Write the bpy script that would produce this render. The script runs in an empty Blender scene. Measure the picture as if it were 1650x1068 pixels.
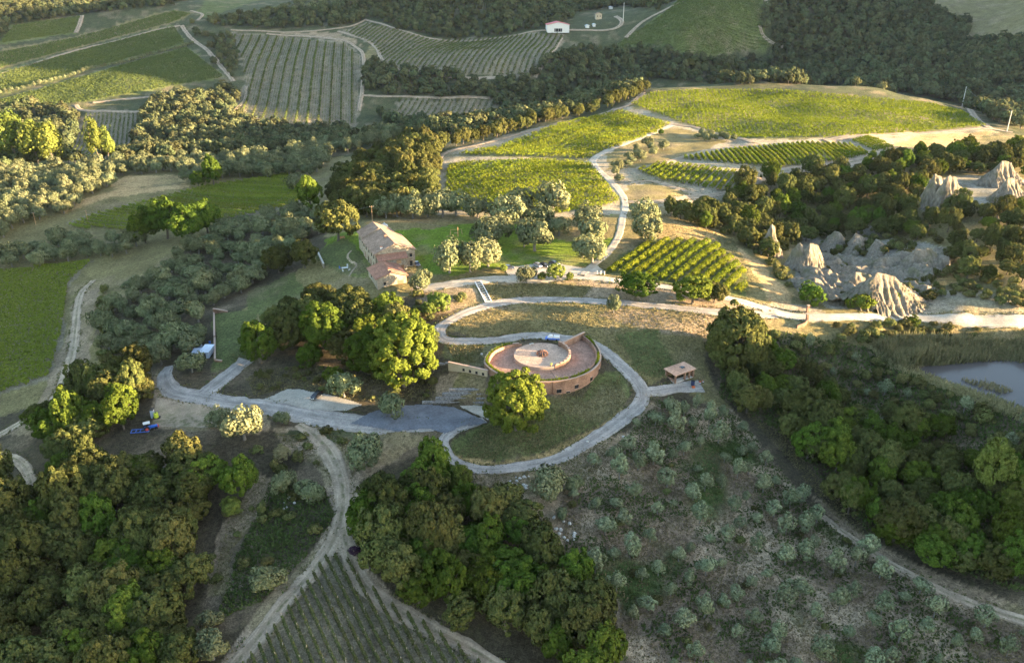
import bpy, bmesh, math, random
import numpy as np
from mathutils import Vector, Matrix

random.seed(7)
rng = np.random.default_rng(7)
SC = bpy.context.scene
COL = SC.collection

# ------------------------------------------------------------------ camera
W0, H0, F0 = 1650.0, 1068.0, 1283.0
PITCH = math.radians(24.3)
CAMH = 120.0
cam = bpy.data.cameras.new("camera")
cam.sensor_width = 36.0
cam.lens = 36.0 * F0 / W0
cam.clip_start = 1.0
cam.clip_end = 9000.0
cam_ob = bpy.data.objects.new("camera", cam)
COL.objects.link(cam_ob)
cam_ob.location = (0, 0, CAMH)
cam_ob.rotation_euler = (math.radians(90) - PITCH, 0, 0)
SC.camera = cam_ob

# ------------------------------------------------------------------ sky, sun, exposure
SUN_EL = math.radians(7.5)
SUN_AZ = math.radians(-9.0)          # measured from +X towards +Y
world = bpy.data.worlds.new("World")
SC.world = world
world.use_nodes = True
wn = world.node_tree
sky = wn.nodes.new("ShaderNodeTexSky")
sky.sky_type = 'NISHITA'
sky.sun_disc = False
sky.sun_elevation = SUN_EL
sky.sun_rotation = math.radians(90) - SUN_AZ
sky.altitude = 300
sky.air_density = 1.0
sky.dust_density = 1.0
sky.ozone_density = 1.0
bg = wn.nodes["Background"]
bg.inputs[1].default_value = 0.105
wn.links.new(sky.outputs[0], bg.inputs[0])

sun = bpy.data.lights.new("sun", 'SUN')
sun.energy = 5.0
sun.angle = math.radians(0.5)
sun.color = (1.0, 0.72, 0.41)
sun_ob = bpy.data.objects.new("sun", sun)
COL.objects.link(sun_ob)
sdir = Vector((math.cos(SUN_EL) * math.cos(SUN_AZ), math.cos(SUN_EL) * math.sin(SUN_AZ), math.sin(SUN_EL)))
sun_ob.rotation_euler = sdir.to_track_quat('Z', 'Y').to_euler()
sun_ob.location = (400, 0, 300)

SC.view_settings.view_transform = 'Standard'
SC.view_settings.look = 'None'
SC.view_settings.gamma = 1.0
SC.view_settings.exposure = 3.38
SC.render.engine = 'CYCLES'
SC.cycles.max_bounces = 5
SC.cycles.diffuse_bounces = 3
SC.cycles.transmission_bounces = 2
SC.cycles.volume_bounces = 0
SC.cycles.use_denoising = True

# ------------------------------------------------------------------ small helpers
def tag(o, label=None, cat=None, group=None, kind=None):
    if label: o["label"] = label
    if cat: o["category"] = cat
    if group: o["group"] = group
    if kind: o["kind"] = kind
    return o

def link(o):
    COL.objects.link(o)
    return o

def mk_mesh(name, verts, faces, mat=None, smooth=False):
    """faces: array (F,3|4) or list of such arrays"""
    if not isinstance(faces, (list, tuple)):
        faces = [faces]
    faces = [np.asarray(f, dtype=np.int32) for f in faces if len(f)]
    verts = np.asarray(verts, dtype=np.float32).reshape(-1, 3)
    me = bpy.data.meshes.new(name)
    me.vertices.add(len(verts))
    me.vertices.foreach_set("co", verts.ravel())
    nl = sum(f.size for f in faces)
    npoly = sum(len(f) for f in faces)
    me.loops.add(nl)
    me.polygons.add(npoly)
    me.loops.foreach_set("vertex_index", np.concatenate([f.ravel() for f in faces]))
    tot = np.concatenate([np.full(len(f), f.shape[1], np.int32) for f in faces])
    st = np.concatenate([[0], np.cumsum(tot)[:-1]]).astype(np.int32)
    me.polygons.foreach_set("loop_start", st)
    if smooth:
        me.polygons.foreach_set("use_smooth", np.ones(npoly, bool))
    me.update(calc_edges=True)
    if mat: me.materials.append(mat)
    return me

def ob(name, me, parent=None, loc=None):
    o = bpy.data.objects.new(name, me)
    link(o)
    if parent: o.parent = parent
    if loc is not None: o.location = loc
    return o

def empty(name, loc=(0, 0, 0), rz=0.0):
    o = bpy.data.objects.new(name, None)
    link(o)
    o.empty_display_size = 0.5
    o.location = loc
    o.rotation_euler = (0, 0, rz)
    return o

class MB:
    """collects simple shapes into one mesh"""
    def __init__(s):
        s.v = []; s.f = []
    def add(s, vs, fs):
        b = len(s.v)
        s.v += [tuple(v) for v in vs]
        s.f += [tuple(i + b for i in f) for f in fs]
        return s
    def box(s, c, d, rz=0.0):
        x, y, z = c; a, b, h = d[0] / 2, d[1] / 2, d[2] / 2
        cs, sn = math.cos(rz), math.sin(rz)
        vs = []
        for dz in (-h, h):
            for dx, dy in ((-a, -b), (a, -b), (a, b), (-a, b)):
                vs.append((x + dx * cs - dy * sn, y + dx * sn + dy * cs, z + dz))
        return s.add(vs, [(3, 2, 1, 0), (4, 5, 6, 7), (0, 1, 5, 4), (1, 2, 6, 5), (2, 3, 7, 6), (3, 0, 4, 7)])
    def frustum(s, p0, p1, r0, r1, n=8):
        p0 = Vector(p0); p1 = Vector(p1); d = (p1 - p0)
        q = d.to_track_quat('Z', 'Y')
        vs = []
        for p, r in ((p0, r0), (p1, r1)):
            for k in range(n):
                a = 2 * math.pi * k / n
                vs.append(p + q @ Vector((r * math.cos(a), r * math.sin(a), 0)))
        fs = [(k, (k + 1) % n, n + (k + 1) % n, n + k) for k in range(n)]
        fs += [tuple(range(n - 1, -1, -1)), tuple(range(n, 2 * n))]
        return s.add(vs, fs)
    def tube(s, pts, r, n=6):
        if not hasattr(r, '__len__'): r = [r] * len(pts)
        for i in range(len(pts) - 1):
            s.frustum(pts[i], pts[i + 1], r[i], r[i + 1], n)
        return s
    def prism(s, poly, z0, z1):
        n = len(poly)
        vs = [(p[0], p[1], z0) for p in poly] + [(p[0], p[1], z1) for p in poly]
        fs = [(k, (k + 1) % n, n + (k + 1) % n, n + k) for k in range(n)]
        fs += [tuple(range(n - 1, -1, -1)), tuple(range(n, 2 * n))]
        return s.add(vs, fs)
    def hull(s, bottom, top):
        """two loops of the same number of points"""
        n = len(bottom)
        fs = [(k, (k + 1) % n, n + (k + 1) % n, n + k) for k in range(n)]
        fs += [tuple(range(n - 1, -1, -1)), tuple(range(n, 2 * n))]
        return s.add(list(bottom) + list(top), fs)
    def build(s, name, mat, parent=None, loc=None, smooth=False, bevel=0.0):
        me = bpy.data.meshes.new(name)
        me.from_pydata(s.v, [], s.f)
        me.update()
        if smooth:
            me.polygons.foreach_set("use_smooth", np.ones(len(me.polygons), bool))
        if bevel > 0:
            bm = bmesh.new(); bm.from_mesh(me)
            bmesh.ops.bevel(bm, geom=bm.edges[:], offset=bevel, segments=1, affect='EDGES')
            bm.to_mesh(me); bm.free()
        me.materials.append(mat)
        return ob(name, me, parent, loc)

# value noise in numpy -------------------------------------------------
_perm = rng.random((256, 256))
def vnoise(x, y):
    x = np.asarray(x, float); y = np.asarray(y, float)
    xi = np.floor(x).astype(int); yi = np.floor(y).astype(int)
    fx = x - xi; fy = y - yi
    fx = fx * fx * (3 - 2 * fx); fy = fy * fy * (3 - 2 * fy)
    g = lambda a, b: _perm[a & 255, b & 255]
    return (g(xi, yi) * (1 - fx) + g(xi + 1, yi) * fx) * (1 - fy) + (g(xi, yi + 1) * (1 - fx) + g(xi + 1, yi + 1) * fx) * fy
def fbm(x, y, s, octv=4):
    v = 0; a = 0.5; t = 0
    for k in range(octv):
        v = v + a * vnoise(x / s + 17.3 * k, y / s - 9.1 * k); t += a
        a *= 0.5; s *= 0.5
    return v / t          # 0..1

# ------------------------------------------------------------------ materials
def nodes_of(name):
    m = bpy.data.materials.new(name)
    m.use_nodes = True
    return m, m.node_tree, m.node_tree.nodes["Principled BSDF"]

def mixrgb(nt, mode, fac, a, b):
    n = nt.nodes.new("ShaderNodeMix"); n.data_type = 'RGBA'; n.blend_type = mode
    for i, v in ((0, fac), (6, a), (7, b)):
        if hasattr(v, 'is_linked') or isinstance(v, bpy.types.NodeSocket): nt.links.new(v, n.inputs[i])
        elif isinstance(v, (int, float)): n.inputs[i].default_value = v if i == 0 else (v, v, v, 1)
        else: n.inputs[i].default_value = (*v, 1) if len(v) == 3 else v
    return n.outputs[2]

def noise(nt, scale, detail=3, rough=0.6, vec=None, dist=0.0):
    n = nt.nodes.new("ShaderNodeTexNoise")
    n.inputs["Scale"].default_value = scale
    n.inputs["Detail"].default_value = detail
    n.inputs["Roughness"].default_value = rough
    n.inputs["Distortion"].default_value = dist
    if vec is not None: nt.links.new(vec, n.inputs["Vector"])
    return n.outputs["Fac"]

def ramp(nt, fac, stops):
    n = nt.nodes.new("ShaderNodeValToRGB")
    e = n.color_ramp.elements
    while len(e) < len(stops): e.new(0.5)
    for k, (p, c) in enumerate(stops):
        e[k].position = p
        e[k].color = (c, c, c, 1) if isinstance(c, (int, float)) else (*c, 1)
    nt.links.new(fac, n.inputs[0])
    return n.outputs[0]

def objcoord(nt, geo=True):
    if geo:
        n = nt.nodes.new("ShaderNodeNewGeometry"); return n.outputs["Position"]
    n = nt.nodes.new("ShaderNodeTexCoord"); return n.outputs["Object"]

def plain(name, col, rough=0.7, metal=0.0, var=0.15, scale=3.0, bump=0.0):
    m, nt, b = nodes_of(name)
    v = objcoord(nt)
    f = noise(nt, scale, 4, 0.65, v)
    c = ramp(nt, f, [(0.25, tuple(x * (1 - var) for x in col)), (0.75, tuple(min(1, x * (1 + var)) for x in col))])
    nt.links.new(c, b.inputs["Base Color"])
    b.inputs["Roughness"].default_value = rough
    b.inputs["Metallic"].default_value = metal
    if bump:
        bn = nt.nodes.new("ShaderNodeBump"); bn.inputs["Strength"].default_value = bump
        bn.inputs["Distance"].default_value = 0.2
        nt.links.new(f, bn.inputs["Height"]); nt.links.new(bn.outputs[0], b.inputs["Normal"])
    return m

def leafmat(name, col, col2, trans=0.35, var=0.35, hue=0.03):
    """leaf colour varies from tree to tree and from clump to clump"""
    m, nt, b = nodes_of(name)
    oi = nt.nodes.new("ShaderNodeObjectInfo")
    pos = objcoord(nt, False)
    f = noise(nt, 1.1, 3, 0.7, pos)
    fr = ramp(nt, f, [(0.35, 0.0), (0.68, 1.0)])
    c = mixrgb(nt, 'MIX', fr, col, col2)
    c = mixrgb(nt, 'MULTIPLY', 1.0, c, ramp(nt, noise(nt, 5.5, 2, 0.6, pos), [(0.32, 0.55), (0.5, 0.95), (0.7, 1.55)]))
    hs = nt.nodes.new("ShaderNodeHueSaturation")
    mr = nt.nodes.new("ShaderNodeMapRange")
    nt.links.new(oi.outputs["Random"], mr.inputs[0])
    mr.inputs[3].default_value = 1 - var; mr.inputs[4].default_value = 1 + var
    nt.links.new(mr.outputs[0], hs.inputs["Value"])
    mr2 = nt.nodes.new("ShaderNodeMapRange")
    mt = nt.nodes.new("ShaderNodeMath"); mt.operation = 'FRACT'
    mm = nt.nodes.new("ShaderNodeMath"); mm.operation = 'MULTIPLY'; mm.inputs[1].default_value = 7.31
    nt.links.new(oi.outputs["Random"], mm.inputs[0]); nt.links.new(mm.outputs[0], mt.inputs[0])
    nt.links.new(mt.outputs[0], mr2.inputs[0])
    mr2.inputs[3].default_value = 0.5 - hue; mr2.inputs[4].default_value = 0.5 + hue
    nt.links.new(mr2.outputs[0], hs.inputs["Hue"])
    nt.links.new(c, hs.inputs["Color"])
    d = nt.nodes.new("ShaderNodeBsdfDiffuse"); t = nt.nodes.new("ShaderNodeBsdfTranslucent")
    nt.links.new(hs.outputs[0], d.inputs[0]); nt.links.new(hs.outputs[0], t.inputs[0])
    mx = nt.nodes.new("ShaderNodeMixShader"); mx.inputs[0].default_value = trans
    nt.links.new(d.outputs[0], mx.inputs[1]); nt.links.new(t.outputs[0], mx.inputs[2])
    nt.links.new(mx.outputs[0], nt.nodes["Material Output"].inputs[0])
    nt.nodes.remove(b)
    return m
# ------------------------------------------------------------------ terrain
CP, SP = math.cos(PITCH), math.sin(PITCH)
def pray(px, py):
    x = (px - W0 / 2) / F0; up = (H0 / 2 - py) / F0
    return np.array([x, CP + up * SP, -SP + up * CP])
def pz(px, py, z):
    """the point of height z seen at a pixel of the photograph"""
    d = pray(px, py); t = (z - CAMH) / d[2]
    return np.array([d[0] * t, d[1] * t, z])
def proj(X, Y, Z):
    X = np.asarray(X, float); Y = np.asarray(Y, float); Z = np.asarray(Z, float) - CAMH
    f = Y * CP - Z * SP; up = Y * SP + Z * CP
    f = np.maximum(f, 1e-3)
    return W0 / 2 + F0 * X / f, H0 / 2 - F0 * up / f

CTRL = """
0 1068 -17;200 900 -13;300 800 -8;250 680 -2;100 700 -8;0 800 -12;540 800 -4;450 980 -9;380 1060 -12;600 1000 -11
780 1060 -14;700 850 -5;900 1000 -12;1000 1060 -13;1100 900 -9;1100 750 -4;1050 640 2;1100 620 2.2;900 850 -5;950 780 -3
1300 800 -8;1500 950 -11;1650 1000 -12;1650 830 -7;1400 650 -5;1300 600 -1;1350 720 -6;1200 600 1;1200 680 -3;1220 560 4
1400 560 1.5;1480 600 1.2;1560 640 1.0;1650 690 0.8;1550 545 0.5;1640 545 0.5;1450 545 1.5;1600 610 -1.6;1540 590 -1.6;1500 720 -5
1400 512 7;1310 511 8;1550 513 6;1640 516 5.5;1250 500 9;1180 482 11.5;1350 480 7;1440 480 6;1560 470 8;1400 430 5
1290 400 2;1260 380 0;1330 400 1;1420 400 4;1500 420 8;1600 400 11;1500 350 11;1600 300 14;1350 330 6;1250 330 8;1420 300 12
1000 330 16;850 330 16;850 290 16;720 330 14;1060 325 15.5;1100 360 15;1200 290 16;1300 250 18;1150 230 18;900 240 16;1050 190 19;1030 145 21.5
1250 180 21;1180 150 20;1400 145 22;1550 180 17;1600 210 16;1480 220 17;1250 135 20
710 250 14;650 250 9;600 280 7;560 240 -3;650 215 -2;700 225 8;850 200 12;960 172 15;560 330 9
600 450 13.5;572 402 13.5;660 440 14;700 390 14.5;540 390 12;520 430 9;500 470 6;900 440 15;980 450 14.8;760 380 15;870 380 15.5;960 400 15.5;1080 430 14.5;1180 450 13;1040 400 15
770 455 14.8;786 486 12.0;870 482 12;960 486 12;1100 497 11.5;740 510 10.2;706 532 9.2;720 549 8.4;850 541 8.0;640 490 11;560 560 4;620 600 3
900 515 10.5;1000 520 10;1100 540 8.5;950 556 8;1000 590 6;1040 625 3.6;1015 660 1.5;970 695 -0.5;900 738 -2;830 753 -2.6;770 756 -2.8;725 735 -2.2;713 710 -1.2;780 668 0;700 670 0;620 670 0;520 660 0
800 720 -1.2;880 690 0.5;930 650 2.5;880 640 3.8;800 640 3.5;745 611 4.6;720 632 1.6;960 610 5;760 570 7.6
430 640 -0.2;340 640 -0.8;280 635 -1;265 600 -1;330 570 -0.5;390 580 0;420 520 4;370 500 2.6;370 570 1.5;480 600 1.5
480 700 -1.5;600 720 -1.5;500 740 -3;420 800 -6;430 900 -9;620 760 -3
300 420 -4;430 400 3;430 340 1;380 460 -1;200 500 -9;230 560 -6;180 590 -8;50 450 -15;110 560 -16;0 640 -18;130 470 -14;60 660 -15;30 745 -14;0 560 -17
430 300 0;150 340 -6;300 330 -3;480 330 4;0 350 -9;300 280 -2;100 280 -4;0 290 -5;500 260 -2;400 260 -3;200 270 -3;100 400 -12;0 420 -14
200 225 -34;60 230 -34;350 225 -33;480 190 -26;500 130 0;480 60 35;420 170 -20;200 130 2;150 60 32;100 30 46;0 10 70;0 130 0;0 200 -26;300 60 34;330 100 14;250 190 -24
200 5 74;400 5 72;640 60 36;740 130 2;740 60 34;700 170 -20;640 200 -32;560 215 -36;800 170 -22;900 150 -12;897 47 45;900 100 18;1050 100 10;1100 50 48;1200 30 60;1400 100 12;1400 20 66;1600 60 40;1640 4 78;1640 170 -6;1500 150 -4;800 10 72;600 5 74;1000 20 62;1200 100 6;1000 5 70
"""
cps = []
for tok in CTRL.replace("\n", ";").split(";"):
    t = tok.split()
    if len(t) == 3:
        cps.append(pz(float(t[0]), float(t[1]), float(t[2])))
# ground outside the frame: sunward hills shaped to block low sun, gentle land elsewhere
for x, y, z in [
    (-140, 60, -22), (0, 60, -20), (140, 60, -14), (-200, 110, -24), (-300, 200, -26), (-450, 350, -22), (-600, 600, -14),
    (-900, 900, -4), (-1200, 1300, 45), (-1600, 2000, 110), (-1000, 2400, 130), (0, 2400, 140), (1000, 2400, 140), (2200, 2400, 150),
    (-500, 120, -25), (-1200, 500, 0), (-2500, 1500, 80),(-800,100,-20),
    (170, 130, -4), (235, 80, 52), (235, 108, 45), (235, 130, 33), (235, 150, 32.5), (235, 172, 38), (235, 192, 37), (232, 214, 31), (235, 250, 7), (300, 100, 60), (310, 195, 37), (300, 238, 14),
    (400, 150, 50), (420, 250, 12), (300, 285, 6), (430, 330, 6), (600, 200, 20), (600, 350, 4), (600, 450, 2), (700, 600, 4), (520, 560, 8), (450, 420, 9),
    (900, 400, 0), (1200, 500, 4), (900, 640, 8), (1200, 700, 30), (760, 800, 60), (900, 880, 160), (1100, 850, 285), (1300, 1100, 335), (1000, 1200, 290), (1600, 800, 190), (1500, 1600, 240),
    (1000, 300, -5), (1800, 500, 40), (2400, 900, 150), (340, 60, 25), (500, 60, 25), (900, 100, 10),
]:
    cps.append(np.array([x, y, z], float))
cps = np.array(cps)
def uv_of(X, Y):
    return np.stack([np.asarray(X) / np.asarray(Y), np.log(np.asarray(Y))], -1)
cuv = uv_of(cps[:, 0], cps[:, 1])
def tpsk(r2):
    return 0.5 * r2 * np.log(r2 + 1e-12)
n = len(cuv)
d2 = ((cuv[:, None] - cuv[None]) ** 2).sum(-1)
A = np.zeros((n + 3, n + 3))
A[:n, :n] = tpsk(d2) + np.eye(n) * 6e-5
A[:n, n] = 1; A[:n, n + 1:] = cuv
A[n, :n] = 1; A[n + 1:, :n] = cuv.T
wts = np.linalg.solve(A, np.concatenate([cps[:, 2], np.zeros(3)]))
def tps(X, Y):
    q = uv_of(X, Y).reshape(-1, 2)
    out = np.empty(len(q))
    for i in range(0, len(q), 40000):
        b = q[i:i + 40000]
        r2 = ((b[:, None] - cuv[None]) ** 2).sum(-1)
        out[i:i + 40000] = tpsk(r2) @ wts[:n] + wts[n] + b @ wts[n + 1:]
    return out.reshape(np.shape(X))

NU, NV = 720, 620
us = np.concatenate([np.linspace(-2.6, -0.85, 40)[:-1], np.linspace(-0.85, 0.85, NU - 90), np.linspace(0.85, 3.2, 53)[1:]])
NU = len(us)
vs = np.linspace(math.log(52), math.log(2600), NV)
GY, GX = np.meshgrid(np.exp(vs), us, indexing='ij')      # rows: distance, columns: bearing
GX = GX * GY
GZ = tps(GX, GY)
GZ += (fbm(GX, GY, 26, 4) - 0.5) * np.clip(GY / 230, 0.5, 2.2) * 1.1
rollm = np.clip((GY - 470) / 80, 0, 1) * np.clip((860 - GY) / 60, 0, 1) * np.clip((GX + 20) / 80, 0, 1) * np.clip((0.62 - GX / GY) / .08, 0, 1)
GZ += (fbm(GX + 900, GY * 1.2, 75, 2) - 0.5) * 9 * rollm
GZ += (fbm(GX + 300, GY, 120, 3) - 0.5) * np.clip((GY - 560) / 300, 0, 1) * 9

def inpoly(X, Y, poly):
    poly = np.asarray(poly)[:, :2]
    X = np.asarray(X); Y = np.asarray(Y)
    res = np.zeros(X.shape, bool)
    x0, y0 = poly.min(0); x1, y1 = poly.max(0)
    m = (X >= x0) & (X <= x1) & (Y >= y0) & (Y <= y1)
    if not m.any(): return res
    xs, ys = X[m], Y[m]
    r = np.zeros(xs.shape, bool)
    j = len(poly) - 1
    for i in range(len(poly)):
        xi, yi = poly[i]; xj, yj = poly[j]
        c = ((yi > ys) != (yj > ys)) & (xs < (xj - xi) * (ys - yi) / (yj - yi + 1e-12) + xi)
        r ^= c; j = i
    res[m] = r
    return res

def terr(X, Y):
    """height of the ground mesh"""
    X = np.asarray(X, float); Y = np.asarray(Y, float)
    fv = (np.log(np.maximum(Y, 52.1)) - vs[0]) / (vs[1] - vs[0])
    fu = np.interp(X / np.maximum(Y, 1), us, np.arange(NU))
    iv = np.clip(fv.astype(int), 0, NV - 2); iu = np.clip(fu.astype(int), 0, NU - 2)
    a = np.clip(fv - iv, 0, 1); b = np.clip(fu - iu, 0, 1)
    return (GZ[iv, iu] * (1 - b) + GZ[iv, iu + 1] * b) * (1 - a) + (GZ[iv + 1, iu] * (1 - b) + GZ[iv + 1, iu + 1] * b) * a

def hit(px, py):
    """ground point seen at a pixel of the photograph"""
    d = pray(px, py)
    u = d[0] / d[1]
    Y = np.exp(np.linspace(vs[0], vs[-1], 6000))
    h = terr(u * Y, Y)
    ray = CAMH + d[2] / d[1] * Y
    k = np.argmax(h >= ray)
    if not (h >= ray).any(): k = 5999
    if k > 0:
        g0 = ray[k - 1] - h[k - 1]; g1 = h[k] - ray[k]
        t = g0 / (g0 + g1 + 1e-9)
        y = Y[k - 1] + (Y[k] - Y[k - 1]) * t
    else: y = Y[0]
    return np.array([u * y, y, float(terr(u * y, y))])
def hits(pts): return np.array([hit(*p) for p in pts])
def wpoly(pts, step=14.0):
    """a closed outline given in photograph pixels, laid on the ground"""
    out = []
    for i in range(len(pts)):
        a = np.array(pts[i], float); b = np.array(pts[(i + 1) % len(pts)], float)
        k = max(1, int(np.linalg.norm(b - a) / step))
        for t in range(k): out.append(a + (b - a) * t / k)
    return hits(out)
def parse(s):
    return [tuple(float(v) for v in q.split(",")) for q in s.split()]
# ------------------------------------------------------------------ ground colours (real surface colours of fields, soil and turf)
SOIL = (0.24, 0.18, 0.115); PALE = (0.29, 0.245, 0.175); DRY = (0.27, 0.195, 0.088); DRYG = (0.165, 0.138, 0.06)
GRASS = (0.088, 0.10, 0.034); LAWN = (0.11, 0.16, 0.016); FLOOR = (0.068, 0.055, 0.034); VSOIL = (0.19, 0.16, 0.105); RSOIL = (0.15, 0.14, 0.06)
MEADOW = (0.11, 0.125, 0.042); STRAW = (0.36, 0.25, 0.12); CLAY = (0.27, 0.24, 0.19); DARKG = (0.06, 0.066, 0.03)
GROUND = [
    # base by broad region first
    (DARKG, "-100,-60 1750,-60 1750,262 700,262 0,262"),
    (DRYG, "-100,262 700,250 1750,215 1750,600 1150,560 700,470 -100,700"),
    # far fields
    (MEADOW, "0,160 300,75 365,125 280,140 140,165 60,170 0,185"), (MEADOW, "0,115 150,75 280,40 300,72 150,112 0,155"),
    (DRYG, "0,80 120,60 280,15 312,20 280,38 150,72 0,112"), (MEADOW, "20,40 130,25 122,55 0,72"),
    (VSOIL, "372,52 560,68 583,90 578,203 480,203 368,184 395,140 390,100"), (VSOIL, "592,36 700,65 800,60 900,50 912,60 865,125 720,120 622,104 600,72 548,52"),
    (VSOIL, "640,158 800,160 790,195 640,192"), (VSOIL, "137,180 226,180 212,250 102,262"), (MEADOW, "985,78 1070,20 1100,-5 1230,-5 1228,50 1250,78 1130,92 1050,72"),
    (VSOIL, "630,-5 850,-5 840,18 700,15"), (DRYG, "1450,-5 1660,-5 1660,60 1560,70 1540,30"), (GRASS, "330,30 420,0 340,0 312,20"),
    (DRYG, "585,90 640,150 720,120 622,104 600,72"), (SOIL, "440,53 540,52 590,75 560,68"),
    # ridge
    (PALE, "700,345 700,262 722,243 800,222 880,202 960,188 1015,165 1035,150 1590,200 1610,215 1480,235 1400,262 1300,280 1230,290 1180,318 1000,345 860,352"),
    (STRAW, "1420,240 1480,218 1600,212 1560,235 1480,245"), (DRYG, "1005,335 1010,300 1060,296 1115,312 1060,328"),
    (DRYG, "975,250 1050,215 1090,205 1170,228 1100,255 1030,268 980,275"), (RSOIL, "720,262 860,256 950,262 1000,325 900,345 715,338"),
    (RSOIL, "725,250 800,240 900,200 1000,178 1080,200 1060,215 990,240 940,260 860,255"), (RSOIL, "1012,170 1050,150 1550,180 1590,205 1480,217 1300,225 1180,225 1090,197"),
    # lawn and knoll
    (LAWN, "520,385 565,372 600,372 640,372 760,362 870,360 990,345 1003,360 990,385 965,415 940,428 870,430 800,430 740,445 690,440 668,420 600,450 560,440 520,420"),
    (DRYG, "860,352 1003,345 990,385 900,388 850,378"), (GRASS, "505,405 545,385 575,395 600,440 540,440"),
    (DRY, "1040,380 1060,350 1100,348 1160,365 1150,388 1050,386"), (GRASS, "965,438 1040,385 1150,388 1205,440 1200,478 1150,468 1050,452"),
    (DRYG, "1200,480 1205,440 1150,390 1180,390 1215,420 1235,470"), (STRAW, "1185,395 1225,420 1250,450 1285,475 1270,488 1240,482 1225,450 1200,420"),
    (PALE, "1215,492 1260,485 1310,492 1330,505 1310,520 1250,498"),
    # clay ravine
    (CLAY, "1275,420 1300,378 1360,392 1450,385 1530,400 1530,430 1480,440 1500,480 1440,498 1330,495 1310,470 1290,450"),
    (CLAY, "1480,320 1500,290 1540,285 1640,280 1650,330 1540,345 1490,345"), (PALE, "1440,470 1560,465 1660,490 1660,505 1440,505"),
    # bank and loop
    (SOIL, "660,468 760,452 1000,452 1180,480 1250,505 1180,510 960,482 850,482 740,505 700,500"),
    (DRYG, "760,460 870,455 960,460 940,478 830,480 790,486"), (DRYG, "712,532 760,505 860,489 1000,493 1150,506 1180,540 1090,600 1050,620 1005,590 960,562 850,538 780,545"),
    (DRY, "740,520 800,498 860,498 800,520 760,530"), (SOIL, "1000,495 1160,508 1160,545 1100,560 1040,530 960,505"),
    (GRASS, "990,540 1060,530 1110,570 1060,610 1030,600"), (GRASS, "720,557 800,550 840,552 800,575 782,586 740,584 715,575"),
    (GRASS, "860,640 940,640 970,600 1002,598 1020,630 1000,660 960,690 880,725 800,740 735,735 725,712 770,690"),
    (DRY, "730,735 800,741 880,727 965,690 1005,655 1012,668 970,692 890,738 820,750 760,750"),
    (DRYG, "740,590 782,594 782,640 730,640 700,650 690,640"), (SOIL, "690,650 700,610 735,592 740,600 725,640"),
    # foreground
    (SOIL, "250,600 290,640 420,655 440,690 400,700 340,690 250,690 235,660"), (SOIL, "440,690 600,690 700,700 640,740 575,780 590,850 560,900 610,950 720,1010 800,1040 900,1130 330,1130 450,960 520,880 545,820 530,760 460,720"),
    ((0.31, 0.235, 0.16), "462,688 600,700 640,720 585,765 578,810 592,850 575,890 640,968 740,1020 700,1020 610,962 560,895 530,885 460,975 390,1075 355,1075 440,950 512,875 538,815 520,760 480,720"),
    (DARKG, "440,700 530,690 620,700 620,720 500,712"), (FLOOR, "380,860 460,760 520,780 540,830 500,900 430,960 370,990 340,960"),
    (SOIL, "335,960 350,860 395,800 420,760 440,770 420,830 375,880 365,960"), (VSOIL, "530,890 570,900 620,965 700,1015 820,1100 400,1100"),
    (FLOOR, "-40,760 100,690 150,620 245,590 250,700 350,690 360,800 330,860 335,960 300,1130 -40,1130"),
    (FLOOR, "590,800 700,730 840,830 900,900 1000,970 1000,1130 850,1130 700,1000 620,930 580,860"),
    (SOIL, "740,765 850,760 1000,700 1050,650 1100,660 1200,740 1290,830 1400,910 1660,1020 1660,1130 1000,1130 1000,970 910,890 840,800"),
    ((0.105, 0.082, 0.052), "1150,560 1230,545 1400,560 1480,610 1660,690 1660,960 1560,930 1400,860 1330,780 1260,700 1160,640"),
    (DRYG, "1060,540 1130,540 1150,620 1200,690 1120,640 1100,600"), (SOIL, "1330,830 1300,790 1400,870 1560,945 1660,985 1660,1010 1520,965 1400,900"),
    # left slope
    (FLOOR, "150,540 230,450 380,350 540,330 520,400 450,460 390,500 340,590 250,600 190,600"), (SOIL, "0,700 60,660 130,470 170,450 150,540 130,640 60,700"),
    (VSOIL, "-30,440 150,420 112,455 100,540 80,610 -30,645"), (VSOIL, "100,365 150,345 330,300 470,280 490,310 480,330 330,362 250,372"),
    (STRAW, "175,298 210,283 300,282 300,292 240,300 190,308"), (DRYG, "0,395 100,360 240,370 240,400 150,420 0,440"), (STRAW, "100,335 170,310 300,295 300,302 170,320 110,342"),
    (GRASS, "345,505 410,500 420,540 395,582 345,600"), (GRASS, "400,470 470,440 500,470 440,520 400,500"),
]
colr = np.empty(GX.shape + (3,), np.float32)
colr[:] = DRYG
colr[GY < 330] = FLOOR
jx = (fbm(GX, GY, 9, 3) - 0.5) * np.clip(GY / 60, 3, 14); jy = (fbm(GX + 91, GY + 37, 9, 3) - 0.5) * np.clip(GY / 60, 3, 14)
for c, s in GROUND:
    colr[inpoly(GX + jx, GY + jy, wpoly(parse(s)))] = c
# patches: soil breaking through turf, turf creeping over soil
bn = fbm(GX + 11, GY + 5, 14, 5)
tw = np.clip((bn - 0.56) * 7, 0, 1)[..., None]
lum = colr.sum(-1, keepdims=True)
colr = np.where(lum > 0.5, colr * (1 - 0.55 * tw) + np.array(DRYG) * 0.55 * tw, colr * (1 - 0.4 * tw) + np.array(SOIL) * 0.4 * tw)
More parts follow.
